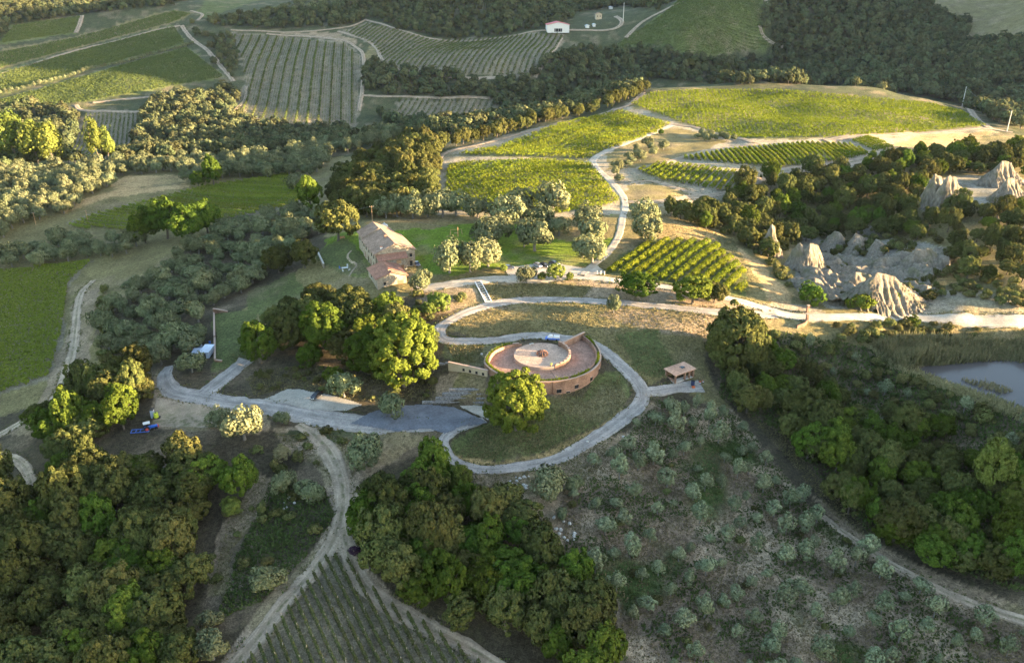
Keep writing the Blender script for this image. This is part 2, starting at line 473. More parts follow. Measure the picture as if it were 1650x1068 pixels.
# grove on the right: bare tan streaks, weeds and turf between the young trees
gp = inpoly(GX, GY, wpoly(parse("900,790 1000,710 1060,650 1180,660 1300,810 1400,910 1660,1020 1660,1130 1000,1130 1000,970 910,890")))
w1 = np.clip((fbm(GX + GY * 0.3, GY - GX * 0.2, 11, 4) - 0.47) * 6, 0, 1)[..., None]
w2 = np.clip((fbm(GX - 50, GY + 80, 16, 4) - 0.62) * 7, 0, 1)[..., None]
gcol = np.array((0.165, 0.122, 0.082)) * (1 - w1) + np.array((0.34, 0.258, 0.17)) * w1
gcol = gcol * (1 - w2) + np.array((0.06, 0.085, 0.025)) * w2
colr = np.where(gp[..., None], gcol, colr)

# pond basin, and a level bed under the round building
POND = wpoly(parse("1458,594 1490,588 1560,589 1670,591 1670,662 1640,655 1590,640 1540,622 1490,606"))
RC = np.array([9.6, 229.6])
RTH = np.radians([45, 20, 0, -45, -90, -135, -161, -186, -209, -229]); RR = np.array([21.4, 19.6, 18.9, 18.9, 19.0, 19.4, 19.4, 17.1, 14.3, 11.4])
def ringr(th): return np.interp(-th, -RTH, RR)
pond_in = inpoly(GX, GY, POND)
WATER_Z = -0.9
GZ = np.where(pond_in, np.minimum(GZ, WATER_Z - 0.7), GZ)
for k in range(3):
    sm = GZ.copy()
    sm[1:-1, 1:-1] = (GZ[:-2, 1:-1] + GZ[2:, 1:-1] + GZ[1:-1, :-2] + GZ[1:-1, 2:] + 2 * GZ[1:-1, 1:-1]) / 6
    near = inpoly(GX, GY, np.array([POND.mean(0)[:2] + (p[:2] - POND.mean(0)[:2]) * 1.15 for p in POND]))
    GZ = np.where(near, sm, GZ)
dX = GX - RC[0]; dY = GY - RC[1]
th = np.arctan2(dY, dX); th = np.where(th > math.radians(46), th - 2 * math.pi, th)
rr = np.hypot(dX, dY)
inr = (rr < ringr(th) - 0.9) & (th > math.radians(-228))
inr |= rr < 9.0
GZ = np.where(inr, np.minimum(GZ, 5.9), GZ)

# house terrace and drive are level
def level(poly_s, z, feather=4.0):
    global GZ
    P_ = np.array([pz(a, b, z)[:2] for a, b in parse(poly_s)])
    c = P_.mean(0)
    for f, w in ((1.25, 0.5), (1.0, 1.0)):
        m = inpoly(GX, GY, c + (P_ - c) * f)
        GZ = np.where(m, GZ * (1 - w) + z * w, GZ)
level("566,404 600,440 640,470 700,440 668,405 600,380", 13.6)
level("805,428 960,428 980,448 800,450", 15.1)
level("600,655 780,652 790,670 740,690 640,692 520,672 430,650", 0.0)

# ------------------------------------------------------------------ ground material
def ground_material():
    m, nt, b = nodes_of("ground_cover")
    at = nt.nodes.new("ShaderNodeAttribute"); at.attribute_name = "cover"
    pos = objcoord(nt)
    f1 = noise(nt, 0.09, 5, 0.65, pos); f2 = noise(nt, 0.9, 5, 0.75, pos); f3 = noise(nt, 3.2, 3, 0.7, pos)
    a = mixrgb(nt, 'MULTIPLY', 1.0, at.outputs["Color"], ramp(nt, f1, [(0.3, 0.72), (0.7, 1.28)]))
    a = mixrgb(nt, 'MULTIPLY', 1.0, a, ramp(nt, f2, [(0.3, 0.45), (0.5, 1.0), (0.72, 1.65)]))
    a = mixrgb(nt, 'MULTIPLY', 1.0, a, ramp(nt, f3, [(0.3, 0.5), (0.7, 1.55)]))
    w = ramp(nt, noise(nt, 0.35, 4, 0.7, pos), [(0.52, 0.0), (0.66, 1.0)])
    a = mixrgb(nt, 'MIX', mixrgb(nt, 'MULTIPLY', 1.0, w, 0.35), a, (0.09, 0.085, 0.035))
    nt.links.new(a, b.inputs["Base Color"])
    b.inputs["Roughness"].default_value = 0.95
    b.inputs["Specular IOR Level"].default_value = 0.1
    bp = nt.nodes.new("ShaderNodeBump"); bp.inputs["Strength"].default_value = 1.0; bp.inputs["Distance"].default_value = 0.5
    ad = nt.nodes.new("ShaderNodeMath"); ad.operation = 'ADD'
    nt.links.new(f2, ad.inputs[0]); nt.links.new(f3, ad.inputs[1])
    nt.links.new(ad.outputs[0], bp.inputs["Height"]); nt.links.new(bp.outputs[0], b.inputs["Normal"])
    return m
M_GROUND = ground_material()
idx = np.arange(NU * NV).reshape(NV, NU)
fa = np.stack([idx[:-1, :-1], idx[:-1, 1:], idx[1:, 1:], idx[1:, :-1]], -1).reshape(-1, 4)
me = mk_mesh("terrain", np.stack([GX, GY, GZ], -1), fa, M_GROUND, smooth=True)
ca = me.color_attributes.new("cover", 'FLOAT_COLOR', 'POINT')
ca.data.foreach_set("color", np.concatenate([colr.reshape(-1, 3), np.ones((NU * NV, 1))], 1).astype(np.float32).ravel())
tag(ob("terrain", me), "rolling hills with dry grass, bare soil and turf", "terrain", kind="structure")

# ------------------------------------------------------------------ roads and tracks
def road_material(name, col, track, edge, wear=0.5, mid=None):
    m, nt, b = nodes_of(name)
    uv = nt.nodes.new("ShaderNodeUVMap"); sx = nt.nodes.new("ShaderNodeSeparateXYZ"); nt.links.new(uv.outputs[0], sx.inputs[0])
    pos = objcoord(nt)
    lane = nt.nodes.new("ShaderNodeCombineXYZ")
    q = nt.nodes.new("ShaderNodeMath"); q.operation = 'MULTIPLY'; q.inputs[1].default_value = 0.05; nt.links.new(sx.outputs[0], q.inputs[0])
    q2 = nt.nodes.new("ShaderNodeMath"); q2.operation = 'MULTIPLY'; q2.inputs[1].default_value = 7.0; nt.links.new(sx.outputs[1], q2.inputs[0])
    nt.links.new(q.outputs[0], lane.inputs[0]); nt.links.new(q2.outputs[0], lane.inputs[1])
    st = noise(nt, 1.0, 4, 0.65, lane.outputs[0])
    c = mixrgb(nt, 'MIX', ramp(nt, st, [(0.38, 0.0), (0.62, 1.0)]), col, track)
    if mid: c = mixrgb(nt, 'MIX', mixrgb(nt, 'MULTIPLY', 1.0, ramp(nt, sx.outputs[1], [(0.36, 0.0), (0.46, 1.0), (0.54, 1.0), (0.64, 0.0)]), ramp(nt, noise(nt, 0.5, 4, 0.7, pos), [(0.42, 0.0), (0.58, 1.0)])), c, mid)
    ed = ramp(nt, sx.outputs[1], [(0.0, 1.0), (0.2, 0.0), (0.8, 0.0), (1.0, 1.0)])
    en = ramp(nt, noise(nt, 0.6, 4, 0.7, pos), [(0.4, 0.0), (0.6, 1.0)])
    c = mixrgb(nt, 'MIX', mixrgb(nt, 'MULTIPLY', 1.0, ed, en), c, edge)
    c = mixrgb(nt, 'MULTIPLY', 1.0, c, ramp(nt, noise(nt, 0.25, 5, 0.7, pos), [(0.3, 1 - 0.45 * wear), (0.7, 1 + 0.3 * wear)]))
    c = mixrgb(nt, 'MULTIPLY', 1.0, c, ramp(nt, noise(nt, 2.2, 3, 0.7, pos), [(0.3, 0.75), (0.7, 1.22)]))
    nt.links.new(c, b.inputs["Base Color"]); b.inputs["Roughness"].default_value = 0.9
    b.inputs["Specular IOR Level"].default_value = 0.15
    bp = nt.nodes.new("ShaderNodeBump"); bp.inputs["Strength"].default_value = 0.5; bp.inputs["Distance"].default_value = 0.15
    nt.links.new(noise(nt, 3.0, 4, 0.7, pos), bp.inputs["Height"]); nt.links.new(bp.outputs[0], b.inputs["Normal"])
    return m
M_GRAVEL = road_material("grey_gravel", (0.235, 0.208, 0.185), (0.345, 0.308, 0.27), (0.26, 0.215, 0.16), 0.8, (0.18, 0.165, 0.145))
M_WHITE = road_material("white_gravel", (0.335, 0.285, 0.22), (0.44, 0.38, 0.30), (0.23, 0.18, 0.125), 0.6)
M_DIRT = road_material("dirt_track", (0.275, 0.205, 0.138), (0.37, 0.285, 0.20), (0.225, 0.168, 0.11), 0.9, (0.13, 0.115, 0.06))
M_ASPH = road_material("worn_asphalt", (0.105, 0.108, 0.12), (0.15, 0.152, 0.165), (0.2, 0.18, 0.15), 0.6)
M_LGRAV = road_material("pale_gravel_bay", (0.28, 0.25, 0.205), (0.34, 0.31, 0.255), (0.24, 0.2, 0.15), 0.5)

def spline(P, n):
    P = np.asarray(P, float)
    t = np.concatenate([[0], np.cumsum(np.linalg.norm(np.diff(P[:, :2], axis=0), axis=1))])
    Q = np.concatenate([[2 * P[0] - P[1]], P, [2 * P[-1] - P[-2]]])
    tq = np.linspace(0, t[-1], n); out = np.empty((n, P.shape[1]))
    for k, s in enumerate(tq):
        i = min(np.searchsorted(t, s, side='right') - 1, len(P) - 2); i = max(i, 0)
        u = (s - t[i]) / (t[i + 1] - t[i] + 1e-9)
        p0, p1, p2, p3 = Q[i], Q[i + 1], Q[i + 2], Q[i + 3]
        out[k] = 0.5 * ((2 * p1) + (-p0 + p2) * u + (2 * p0 - 5 * p1 + 4 * p2 - p3) * u ** 2 + (-p0 + 3 * p1 - 3 * p2 + p3) * u ** 3)
    return out
ROADPTS = []; EDGES = []
def road(name, s, width, mat, label, lift=0.14, rough=0.55, avoid=True):
    P = hits(parse(s))[:, :2]
    L = np.linalg.norm(np.diff(P, axis=0), axis=1).sum()
    dist = P[:, 1].mean()
    n = int(np.clip(L / (0.55 if dist < 420 else 2.5), 8, 1400))
    C = spline(P, n)
    T = np.gradient(C, axis=0); T /= np.linalg.norm(T, axis=1)[:, None] + 1e-9
    N = np.stack([-T[:, 1], T[:, 0]], -1)
    if not hasattr(width, '__len__'): width = [width, width]
    wd = np.interp(np.linspace(0, 1, n), np.linspace(0, 1, len(width)), width)
    k = 9
    V = np.empty((n, k, 3))
    for j in range(k):
        o = (j / (k - 1) - 0.5) * wd
        if j in (0, 1, k - 2, k - 1): o = o * (1 + rough * (fbm(C[:, 0] * 1.0 + 40 * (j > 2), C[:, 1], 3.0, 3) - 0.5) * (1.0 if j in (0, k - 1) else .5))
        V[:, j, :2] = C + N * o[:, None]
    EDGES.append((name, np.concatenate([V[::1, 0, :2], V[::1, -1, :2]]), dist))
    if dist < 420: ROADPTS.extend(np.c_[C, wd][::5].tolist() if avoid else [])
    V[:, :, 2] = terr(V[:, :, 0], V[:, :, 1]) + lift + (0.3 if dist > 500 else 0)
    V[:, 0, 2] -= lift + 0.1; V[:, -1, 2] -= lift + 0.1
    ii = np.arange(n * k).reshape(n, k)
    f = np.stack([ii[:-1, :-1], ii[1:, :-1], ii[1:, 1:], ii[:-1, 1:]], -1).reshape(-1, 4)[:, ::-1]
    me = mk_mesh(name, V, f, mat, smooth=True)
    uvl = me.uv_layers.new(name="UVMap")
    al = np.concatenate([[0], np.cumsum(np.linalg.norm(np.diff(C, axis=0), axis=1))])
    UV = np.stack([np.repeat(al[:, None], k, 1), np.repeat(np.linspace(0, 1, k)[None], n, 0)], -1).reshape(-1, 2)
    uvl.data.foreach_set("uv", UV[f.ravel()].astype(np.float32).ravel())
    return tag(ob(name, me), label, "road", kind="structure")
def sheet(name, s, mat, label, lift=0.2, step=0.42, cat="ground"):
    P = wpoly(parse(s))
    x0, y0 = P[:, :2].min(0); x1, y1 = P[:, :2].max(0)
    X, Y = np.meshgrid(np.arange(x0, x1 + step, step), np.arange(y0, y1 + step, step))
    m = inpoly(X + (fbm(X, Y, 4, 3) - .5) * 1.2, Y + (fbm(X + 50, Y, 4, 3) - .5) * 1.2, P)
    Z = terr(X, Y) + lift
    ids = -np.ones(X.shape, int); ids[m] = np.arange(m.sum())
    q = m[:-1, :-1] & m[:-1, 1:] & m[1:, 1:] & m[1:, :-1]
    f = np.stack([ids[:-1, :-1][q], ids[:-1, 1:][q], ids[1:, 1:][q], ids[1:, :-1][q]], -1)
    me = mk_mesh(name, np.stack([X[m], Y[m], Z[m]], -1), f, mat, smooth=True)
    uvl = me.uv_layers.new(name="UVMap")
    co = np.stack([X[m], np.full(m.sum(), 0.5) + 0.02 * Y[m]], -1)
    co[:, 1] = 0.3 + 0.4 * (co[:, 1] % 1.0)
    uvl.data.foreach_set("uv", co[f.ravel()].astype(np.float32).ravel())
    return tag(ob(name, me), label, cat, kind="structure")

road("white_road", "1680,517 1640,516 1550,512.5 1450,511 1400,510 1310,511 1270,508 1240,500 1205,489 1165,479 1100,467 1040,457 980,450", [4.6, 5.2, 4.5], M_WHITE, "white gravel road running past the clay hills to the car park")
road("ring_road", "1250,507 1200,506 1150,502 1100,497 1000,488 900,482.5 820,486 760,500 722,518 708,533 722,549 780,549 850,541 905,545 955,557 1000,588 1028,618 1036,640 1020,661 975,695 900,738 830,753 775,756 735,744 716,722 718,704 745,688 780,676",
     [4.6, 4.6, 4.4, 4.8, 5.2, 4.4, 3.4], M_GRAVEL, "grey gravel road looping around the round brick building")
road("parking_road", "985,450 930,446 870,448 800,449 745,455 700,462 672,466", [4.5, 6, 7], M_WHITE, "pale gravel drive in front of the farmhouse and car park")
sheet("car_park", "812,432 850,426 905,426 940,432 962,426 975,440 940,448 820,450", M_WHITE, "pale gravel car park under the olive trees", 0.1)
road("ridge_track", "935,445 955,428 978,408 996,382 1003,352 1007,328 998,308 982,290 962,273 956,258 978,243 1022,226 1062,210 1085,201", [3.6, 3.8, 5, 6, 5], M_WHITE, "white dirt track climbing between the sunlit vineyards")
road("dirt_track", "1010,326 1060,325 1110,318 1160,313 1205,300 1235,285", [5, 5, 4], M_DIRT, "dirt track below the small terraced vineyard")
road("dirt_track", "1012,296 1050,292 1090,303 1130,316", 4.5, M_DIRT, "pale dirt track above the mown oval of grass")
road("dirt_track", "700,335 699,285 712,250 760,236 820,221 890,204 960,187 1012,170 1036,150", [6, 5, 4, 5], M_DIRT, "dirt track along the tree line at the edge of the ridge vineyards")
road("dirt_track", "1085,201 1125,207 1165,219 1215,231", [4, 6, 5], M_DIRT, "dirt track below the big sunlit vineyard beside small olives")
road("dirt_track", "1070,262 1110,250 1160,240 1225,232", 4.5, M_DIRT, "dirt track between the olives and the striped vineyard")
road("dirt_track", "1225,280 1290,272 1350,266 1395,256 1420,246", [9, 12, 8], M_DIRT, "wide bare earth track below the striped vineyard")
road("dirt_track", "1330,228 1365,221 1450,217 1530,212 1592,208 1632,214", [7, 6, 5], M_DIRT, "dirt track along the lower edge of the big sunlit vineyard")
road("dirt_track", "1552,173 1572,190 1594,207", 6, M_DIRT, "short dirt track beside the utility pole on the ridge end")
road("forecourt_drive", "273,590 266,606 280,630 340,643 430,655 520,672 590,681 650,684 700,684", [4, 7, 8, 8, 9, 9, 7], M_GRAVEL, "grey gravel drive curving past the parked black car")
road("forecourt_drive", "398,580 372,600 345,622 320,640", [6, 6, 7, 6], M_GRAVEL, "grey gravel spur below the green roof")
sheet("asphalt_yard", "606,662 640,653 690,652 730,655 790,682 745,690 715,700 690,693 640,697 560,684", M_ASPH, "dark grey asphalt yard below the stone retaining walls", 0.26)
sheet("gravel_bay", "422,645 465,626 520,634 588,652 560,664 500,662", M_LGRAV, "pale gravel parking bay with the black car", 0.24)
sheet("gravel_bay", "735,654 782,653 790,680 770,672", M_LGRAV, "pale gravel strip beside the asphalt yard", 0.34)
sheet("dirt_yard", "250,640 300,648 420,668 410,690 340,690 245,690", M_DIRT, "tan dirt turning yard beside the blue tractor", 0.1)
road("dirt_track", "480,684 505,700 535,735 552,785 548,840 525,892 470,958 425,1015 380,1070 350,1110", [3, 6, 5.5, 5, 5, 4.6, 4.6], M_DIRT, "pale dirt track descending beside the foreground vineyard")
road("dirt_track", "552,850 566,905 602,958 680,1006 760,1046 850,1100", [4, 5, 5, 4, 3], M_DIRT, "dirt headland between the foreground vineyard and the dark wood")
road("valley_road", "150,452 130,475 122,525 112,585 95,632 60,664 0,700 -40,715", [3.5, 4.5, 5], M_DIRT, "pale dirt road beside the lower left vineyard")
road("valley_road", "-20,732 15,736 38,750 50,778 54,800", 3.5, M_DIRT, "short bend of dirt road among dark trees")
road("dirt_track", "1325,832 1388,878 1450,917 1520,953 1600,984 1680,1008", [2.5, 3.2, 3.6], M_DIRT, "rough dirt track climbing along the edge of the right-hand wood")
road("pavilion_path", "1036,632 1062,630 1090,625 1130,622", [3.5, 4, 6], M_GRAVEL, "short gravel path to the small brick pavilion", 0.2)
FAR = [("590,32 560,44 500,51 440,52 372,49", 4, "narrow pale lane above the striped grey vineyard"), ("430,55 500,60 555,66 578,80 586,95 584,140 578,180", 5, "pale track bordering the striped grey vineyard"),
       ("588,32 640,48 690,62 750,67 810,61 870,50 930,49 985,48 1002,37 992,27", [5, 5, 5, 7], "winding pale lane leading to the white barn"), ("862,126 880,95 905,62", 5, "straight pale track at the right end of the far vineyard"),
       ("293,42 308,62 330,78 352,102 376,132", 6, "straight tan track between the far green field and trees"), ("308,18 326,24 318,34", 5, "short pale lane at the top of the far green fields"),
       ("122,170 132,178 180,180 228,181", 5, "pale track above the small striped vineyard"), ("132,26 128,40 122,54", 7, "short tan track beside the far left field"),
       ("0,120 80,95 160,73 240,52 290,42", 4, "thin track dividing the far green fields"), ("1232,-4 1236,10", 5, "tan track at the top edge beside the dark wood"),
       ("1224,42 1230,58 1245,70 1262,76", 5, "tan track curving below the far hillside vineyard"), ("1008,62 1030,40 1065,20 1100,4", 6, "tan strip bordering the far hillside vineyard"),
       ("545,51 600,72 622,104 680,118 745,126 800,126", 5, "pale headland below the curving far vineyard"), ("582,154 650,156 720,158 790,159", 4, "thin pale track above the small valley vineyard"),
       ("398,196 440,204 485,207", 5, "bright sandy edge below the striped grey vineyard"), ("368,186 392,165 397,140", 4, "pale track at the left corner of the striped grey vineyard"),
       ("150,166 210,160 260,155", 4, "pale strip below the far green field")]
for s, w, l in FAR: road("far_track", s, w, M_DIRT, l, 0.5)

# water
def water_material():
    m, nt, b = nodes_of("pond_water")
    b.inputs["Base Color"].default_value = (0.085, 0.074, 0.068, 1); b.inputs["Roughness"].default_value = 0.12
    b.inputs["IOR"].default_value = 1.33; b.inputs["Specular IOR Level"].default_value = 0.14
    bp = nt.nodes.new("ShaderNodeBump"); bp.inputs["Strength"].default_value = 0.12; bp.inputs["Distance"].default_value = 0.1
    nt.links.new(noise(nt, 1.6, 3, 0.6, objcoord(nt)), bp.inputs["Height"]); nt.links.new(bp.outputs[0], b.inputs["Normal"])
    return m
c = POND.mean(0)[:2]
pp = [tuple(c + (p[:2] - c) * 1.06) for p in POND]
wm = bpy.data.meshes.new("pond_water"); wm.from_pydata([(x, y, WATER_Z) for x, y in pp], [], [list(range(len(pp)))]); wm.materials.append(water_material())
tag(ob("pond_water", wm), "still grey-violet pond behind the reed bank", "water", kind="structure")
# ------------------------------------------------------------------ plant prototypes
def leaf_cards(P, N, size, r, aspect=(0.55, 1.0)):
    """small leaf-sprig faces, each with its own tilt"""
    n = len(P)
    N = N + r.normal(0, 0.38, N.shape); N /= np.linalg.norm(N, axis=1)[:, None] + 1e-9
    a = r.normal(0, 1, N.shape); t = np.cross(N, a); t /= np.linalg.norm(t, axis=1)[:, None] + 1e-9
    b = np.cross(N, t)
    s = (np.asarray(size) * r.uniform(0.65, 1.35, n))[:, None]
    w = s * r.uniform(*aspect, n)[:, None]
    k = r.uniform(-0.25, 0.25, (n, 1))
    V = np.stack([P - t * s * 0.5, P - b * w * 0.5 + N * s * k + t * s * 0.08, P + t * s * 0.5, P + b * w * 0.5 + N * s * k - t * s * 0.08], 1)
    return V.reshape(-1, 3), np.arange(4 * n).reshape(n, 4)

def unit(n, r):
    v = r.normal(0, 1, (n, 3)); return v / np.linalg.norm(v, axis=1)[:, None]

def crown_mesh(name, mat, R, H, base, nclump, ncard, card, seed, squash=0.8, clump=(0.26, 0.42), openness=0.0, shape=1.0, inner=0.15, lobe=0.26):
    """lobed crown: clumps over a rough ellipsoid, each clump a tuft of leaf sprigs"""
    r = np.random.default_rng(seed)
    out_p = []; out_n = []
    hz = (H - base) / 2; cz = base + hz
    k = np.arange(nclump) + 0.5
    ph = np.arccos(1 - 1.72 * k / nclump); ta = math.pi * (1 + 5 ** 0.5) * k + r.uniform(0, 6)
    D = np.stack([np.cos(ta) * np.sin(ph), np.sin(ta) * np.sin(ph), np.cos(ph)], -1) + r.normal(0, 0.16, (nclump, 3))
    D /= np.linalg.norm(D, axis=1)[:, None]
    lob = 1 + lobe * np.sin(2 * ta + r.uniform(0, 6)) * np.sin(ph) + 0.10 * np.sin(5 * ta + 3 * ph) + r.normal(0, 0.09, nclump)
    D[0] = (0, 0, 1); keep = r.random(nclump) > openness; keep[:4] = True
    for d, l, kk in zip(D, lob, keep):
        if not kk: continue
        rc = R * r.uniform(*clump)
        rad = np.array([R, R, hz]) * (0.80 if r.random() > inner else 0.45) * l - rc * 0.45
        wz = 1.0 if shape == 1 else (1 - shape * max(0, d[2]))
        c = d * rad * np.array([wz, wz, 1]) + np.array([0, 0, cz])
        q = unit(ncard, r); q = np.where((q @ d)[:, None] < -0.25, -q, q)
        q[:, 2] *= squash
        out_p.append(c + q * rc * r.uniform(0.78, 1.08, (ncard, 1))); out_n.append(q + d * 0.35 + np.array([0, 0, 0.15]))
    P = np.concatenate(out_p); N = np.concatenate(out_n)
    V, F = leaf_cards(P, N, card, r)
    return mk_mesh(name, V, F, mat)

def trunk_mesh(name, mat, H, r0, seed, limbs=4, spread=0.5, fork=0.4, lean=0.06):
    r = random.Random(seed); mb = MB()
    top = Vector((r.uniform(-lean, lean) * H, r.uniform(-lean, lean) * H, H * fork))
    mid = top * 0.5 + Vector((r.uniform(-.05, .05) * H, r.uniform(-.05, .05) * H, 0))
    mb.tube([(0, 0, -0.6), (mid.x, mid.y, mid.z), tuple(top)], [r0 * 1.25, r0 * 0.9, r0 * 0.75], 7)
    for k in range(limbs):
        a = 6.283 * k / limbs + r.uniform(-.4, .4)
        e = top + Vector((math.cos(a) * spread * H * 0.5, math.sin(a) * spread * H * 0.5, H * r.uniform(0.25, 0.42)))
        m = (top + e) / 2 + Vector((0, 0, -0.03 * H))
        mb.tube([tuple(top), tuple(m), tuple(e)], [r0 * 0.55, r0 * 0.38, r0 * 0.15], 5)
    me = bpy.data.meshes.new(name); me.from_pydata(mb.v, [], mb.f); me.materials.append(mat)
    return me

M_BARK = plain("tree_bark", (0.10, 0.08, 0.06), 0.95, var=0.4, scale=5)
M_OLBARK = plain("olive_bark", (0.15, 0.135, 0.115), 0.95, var=0.4, scale=5)
M_HOLM = leafmat("holm_oak_leaf", (0.045, 0.054, 0.018), (0.102, 0.1, 0.03), 0.10, 0.36, 0.022)
M_OAK = leafmat("oak_leaf", (0.045, 0.072, 0.012), (0.098, 0.13, 0.02), 0.22, 0.34, 0.02)
M_OLIVE = leafmat("olive_leaf", (0.082, 0.098, 0.046), (0.182, 0.186, 0.098), 0.10, 0.24, 0.015)
M_YOUNG = leafmat("young_olive_leaf", (0.105, 0.125, 0.064), (0.22, 0.232, 0.132), 0.06, 0.22, 0.015)
M_POP = leafmat("poplar_leaf", (0.085, 0.115, 0.025), (0.16, 0.18, 0.04), 0.25, 0.25, 0.02)
M_SHRUB = leafmat("shrub_leaf", (0.075, 0.085, 0.028), (0.15, 0.14, 0.05), 0.2, 0.4, 0.03)
M_VINE = leafmat("vine_leaf", (0.11, 0.15, 0.014), (0.20, 0.215, 0.022), 0.36, 0.18, 0.012)
M_VINEF = leafmat("vine_leaf_dusty", (0.075, 0.10, 0.028), (0.13, 0.15, 0.048), 0.28, 0.16, 0.012)
M_REED = leafmat("reed_leaf", (0.15, 0.15, 0.07), (0.30, 0.25, 0.13), 0.28, 0.2, 0.02)
M_FARWOOD = leafmat("far_wood_leaf", (0.062, 0.075, 0.036), (0.115, 0.122, 0.056), 0.15, 0.36, 0.03)
M_RINGOAK = leafmat("bright_oak_leaf", (0.068, 0.09, 0.014), (0.14, 0.162, 0.026), 0.25, 0.1, 0.01)
M_PURPLE = leafmat("purple_leaf", (0.035, 0.018, 0.035), (0.07, 0.04, 0.06), 0.2, 0.1, 0.01)
M_DEAD = plain("dead_twigs", (0.20, 0.18, 0.17), 0.9, var=0.3, scale=4)

PROTO = {}     # species: list of (crown, trunk, crown radius)
def species(key, n, mat, bark, R, H, base, nclump, ncard, card, tr, **kw):
    lst = []
    limbs = kw.pop('limbs', 4)
    for i in range(n):
        sd = sum(map(ord, key)) * 13 + i * 101
        rr_ = np.random.default_rng(sd)
        cr = crown_mesh(key + "_crown", mat, R * rr_.uniform(0.92, 1.08), H * rr_.uniform(0.92, 1.1), base, nclump, ncard, card, sd, **kw)
        tk = trunk_mesh(key + "_trunk", bark, H, tr, sd, limbs)
        lst.append((cr, tk, R))
    PROTO[key] = lst
species("holm_oak", 5, M_HOLM, M_BARK, 5.0, 10.0, 0.8, 105, 56, 0.58, 0.28, squash=0.95, clump=(0.13, 0.25), openness=0.1)
species("oak_tree", 4, M_OAK, M_BARK, 5.0, 10.0, 0.8, 90, 54, 0.58, 0.28, squash=0.85, clump=(0.14, 0.28), openness=0.08)
species("great_oak", 3, M_OAK, M_BARK, 9.5, 18.5, 0.7, 210, 74, 0.72, 0.6, squash=0.85, clump=(0.10, 0.18), openness=0.03, limbs=6, lobe=0.06)
species("great_holm", 2, M_HOLM, M_BARK, 9.5, 16, 0.6, 210, 74, 0.72, 0.6, squash=0.9, clump=(0.10, 0.18), openness=0.03, limbs=6, lobe=0.1)
species("olive_tree", 5, M_OLIVE, M_OLBARK, 3.6, 6.2, 0.7, 38, 60, 0.5, 0.28, squash=0.9, clump=(0.26, 0.42), openness=0.1, inner=0.25)
species("young_olive", 5, M_YOUNG, M_OLBARK, 2.0, 3.9, 0.7, 20, 40, 0.36, 0.12, squash=1.15, clump=(0.28, 0.44), openness=0.16, shape=0.35, inner=0.3)
species("poplar_tree", 3, M_POP, M_BARK, 4.0, 14.0, 1.6, 56, 46, 0.7, 0.25, squash=1.3, clump=(0.24, 0.4), openness=0.1, shape=0.45)
species("shrub", 4, M_SHRUB, M_BARK, 1.8, 2.5, 0.0, 18, 36, 0.42, 0.08, squash=0.8, clump=(0.3, 0.46), openness=0.1)
species("far_tree", 5, M_FARWOOD, M_BARK, 4.6, 9.5, 0.6, 26, 20, 1.35, 0.25, squash=0.85, clump=(0.26, 0.42), limbs=2)
species("far_olive", 3, M_OLIVE, M_OLBARK, 3.0, 4.6, 0.5, 14, 16, 0.95, 0.2, squash=0.85, clump=(0.3, 0.45), limbs=2)

# one-piece versions for trees too far off to show a trunk
def merged(cr, tk, nm):
    bm = bmesh.new(); bm.from_mesh(cr)
    n0 = len(bm.faces); bm.from_mesh(tk); bm.faces.ensure_lookup_table()
    for f in bm.faces[n0:]: f.material_index = 1
    me = bpy.data.meshes.new(nm); bm.to_mesh(me); bm.free()
    me.materials.append(cr.materials[0]); me.materials.append(tk.materials[0])
    return me
MERGED = {}
TREES = []        # (object, kind words, px, py, group) for the labels
NAME = {"holm_oak": "holm_oak", "great_holm": "holm_oak", "oak_tree": "oak_tree", "great_oak": "oak_tree", "young_olive": "young_olive_tree",
        "olive_tree": "olive_tree", "poplar_tree": "poplar_tree", "shrub": "shrub", "far_tree": "distant_tree", "far_olive": "distant_olive_tree"}
def plant(sp, x, y, R, group, label=None, split=True, zs=1.0, name=None, dz=0.0, mat=None, where=None):
    cr, tk, r0 = PROTO[sp][random.randrange(len(PROTO[sp]))]
    s = R / r0
    z = float(terr(x, y)) + dz
    rz = random.uniform(0, 6.283)
    nm = name or NAME[sp]
    av = 0.2 if ('olive' in nm or nm == 'shrub') else 0.08
    sc = (s * random.uniform(1 - av, 1 + av), s * random.uniform(1 - av, 1 + av), s * zs * random.uniform(.9, 1.1))
    if mat:
        cr = cr.copy(); cr.materials.clear(); cr.materials.append(mat)
    if split:
        e = empty(nm, (x, y, z), rz); e.scale = sc
        ob("crown", cr, e); ob("trunk", tk, e)
    else:
        key = cr.name
        if key not in MERGED: MERGED[key] = merged(cr, tk, nm)
        e = ob(nm, MERGED[key], None, (x, y, z)); e.rotation_euler = (0, 0, rz); e.scale = sc
    h = float(z + 5 * s)
    px, py = proj(x, y, h)
    cat = "shrub" if "shrub" in nm or nm == "bush" else "tree"
    tag(e, label, cat, group)
    if not label: TREES.append((e, nm, float(px), float(py), group, s, where))
    return e

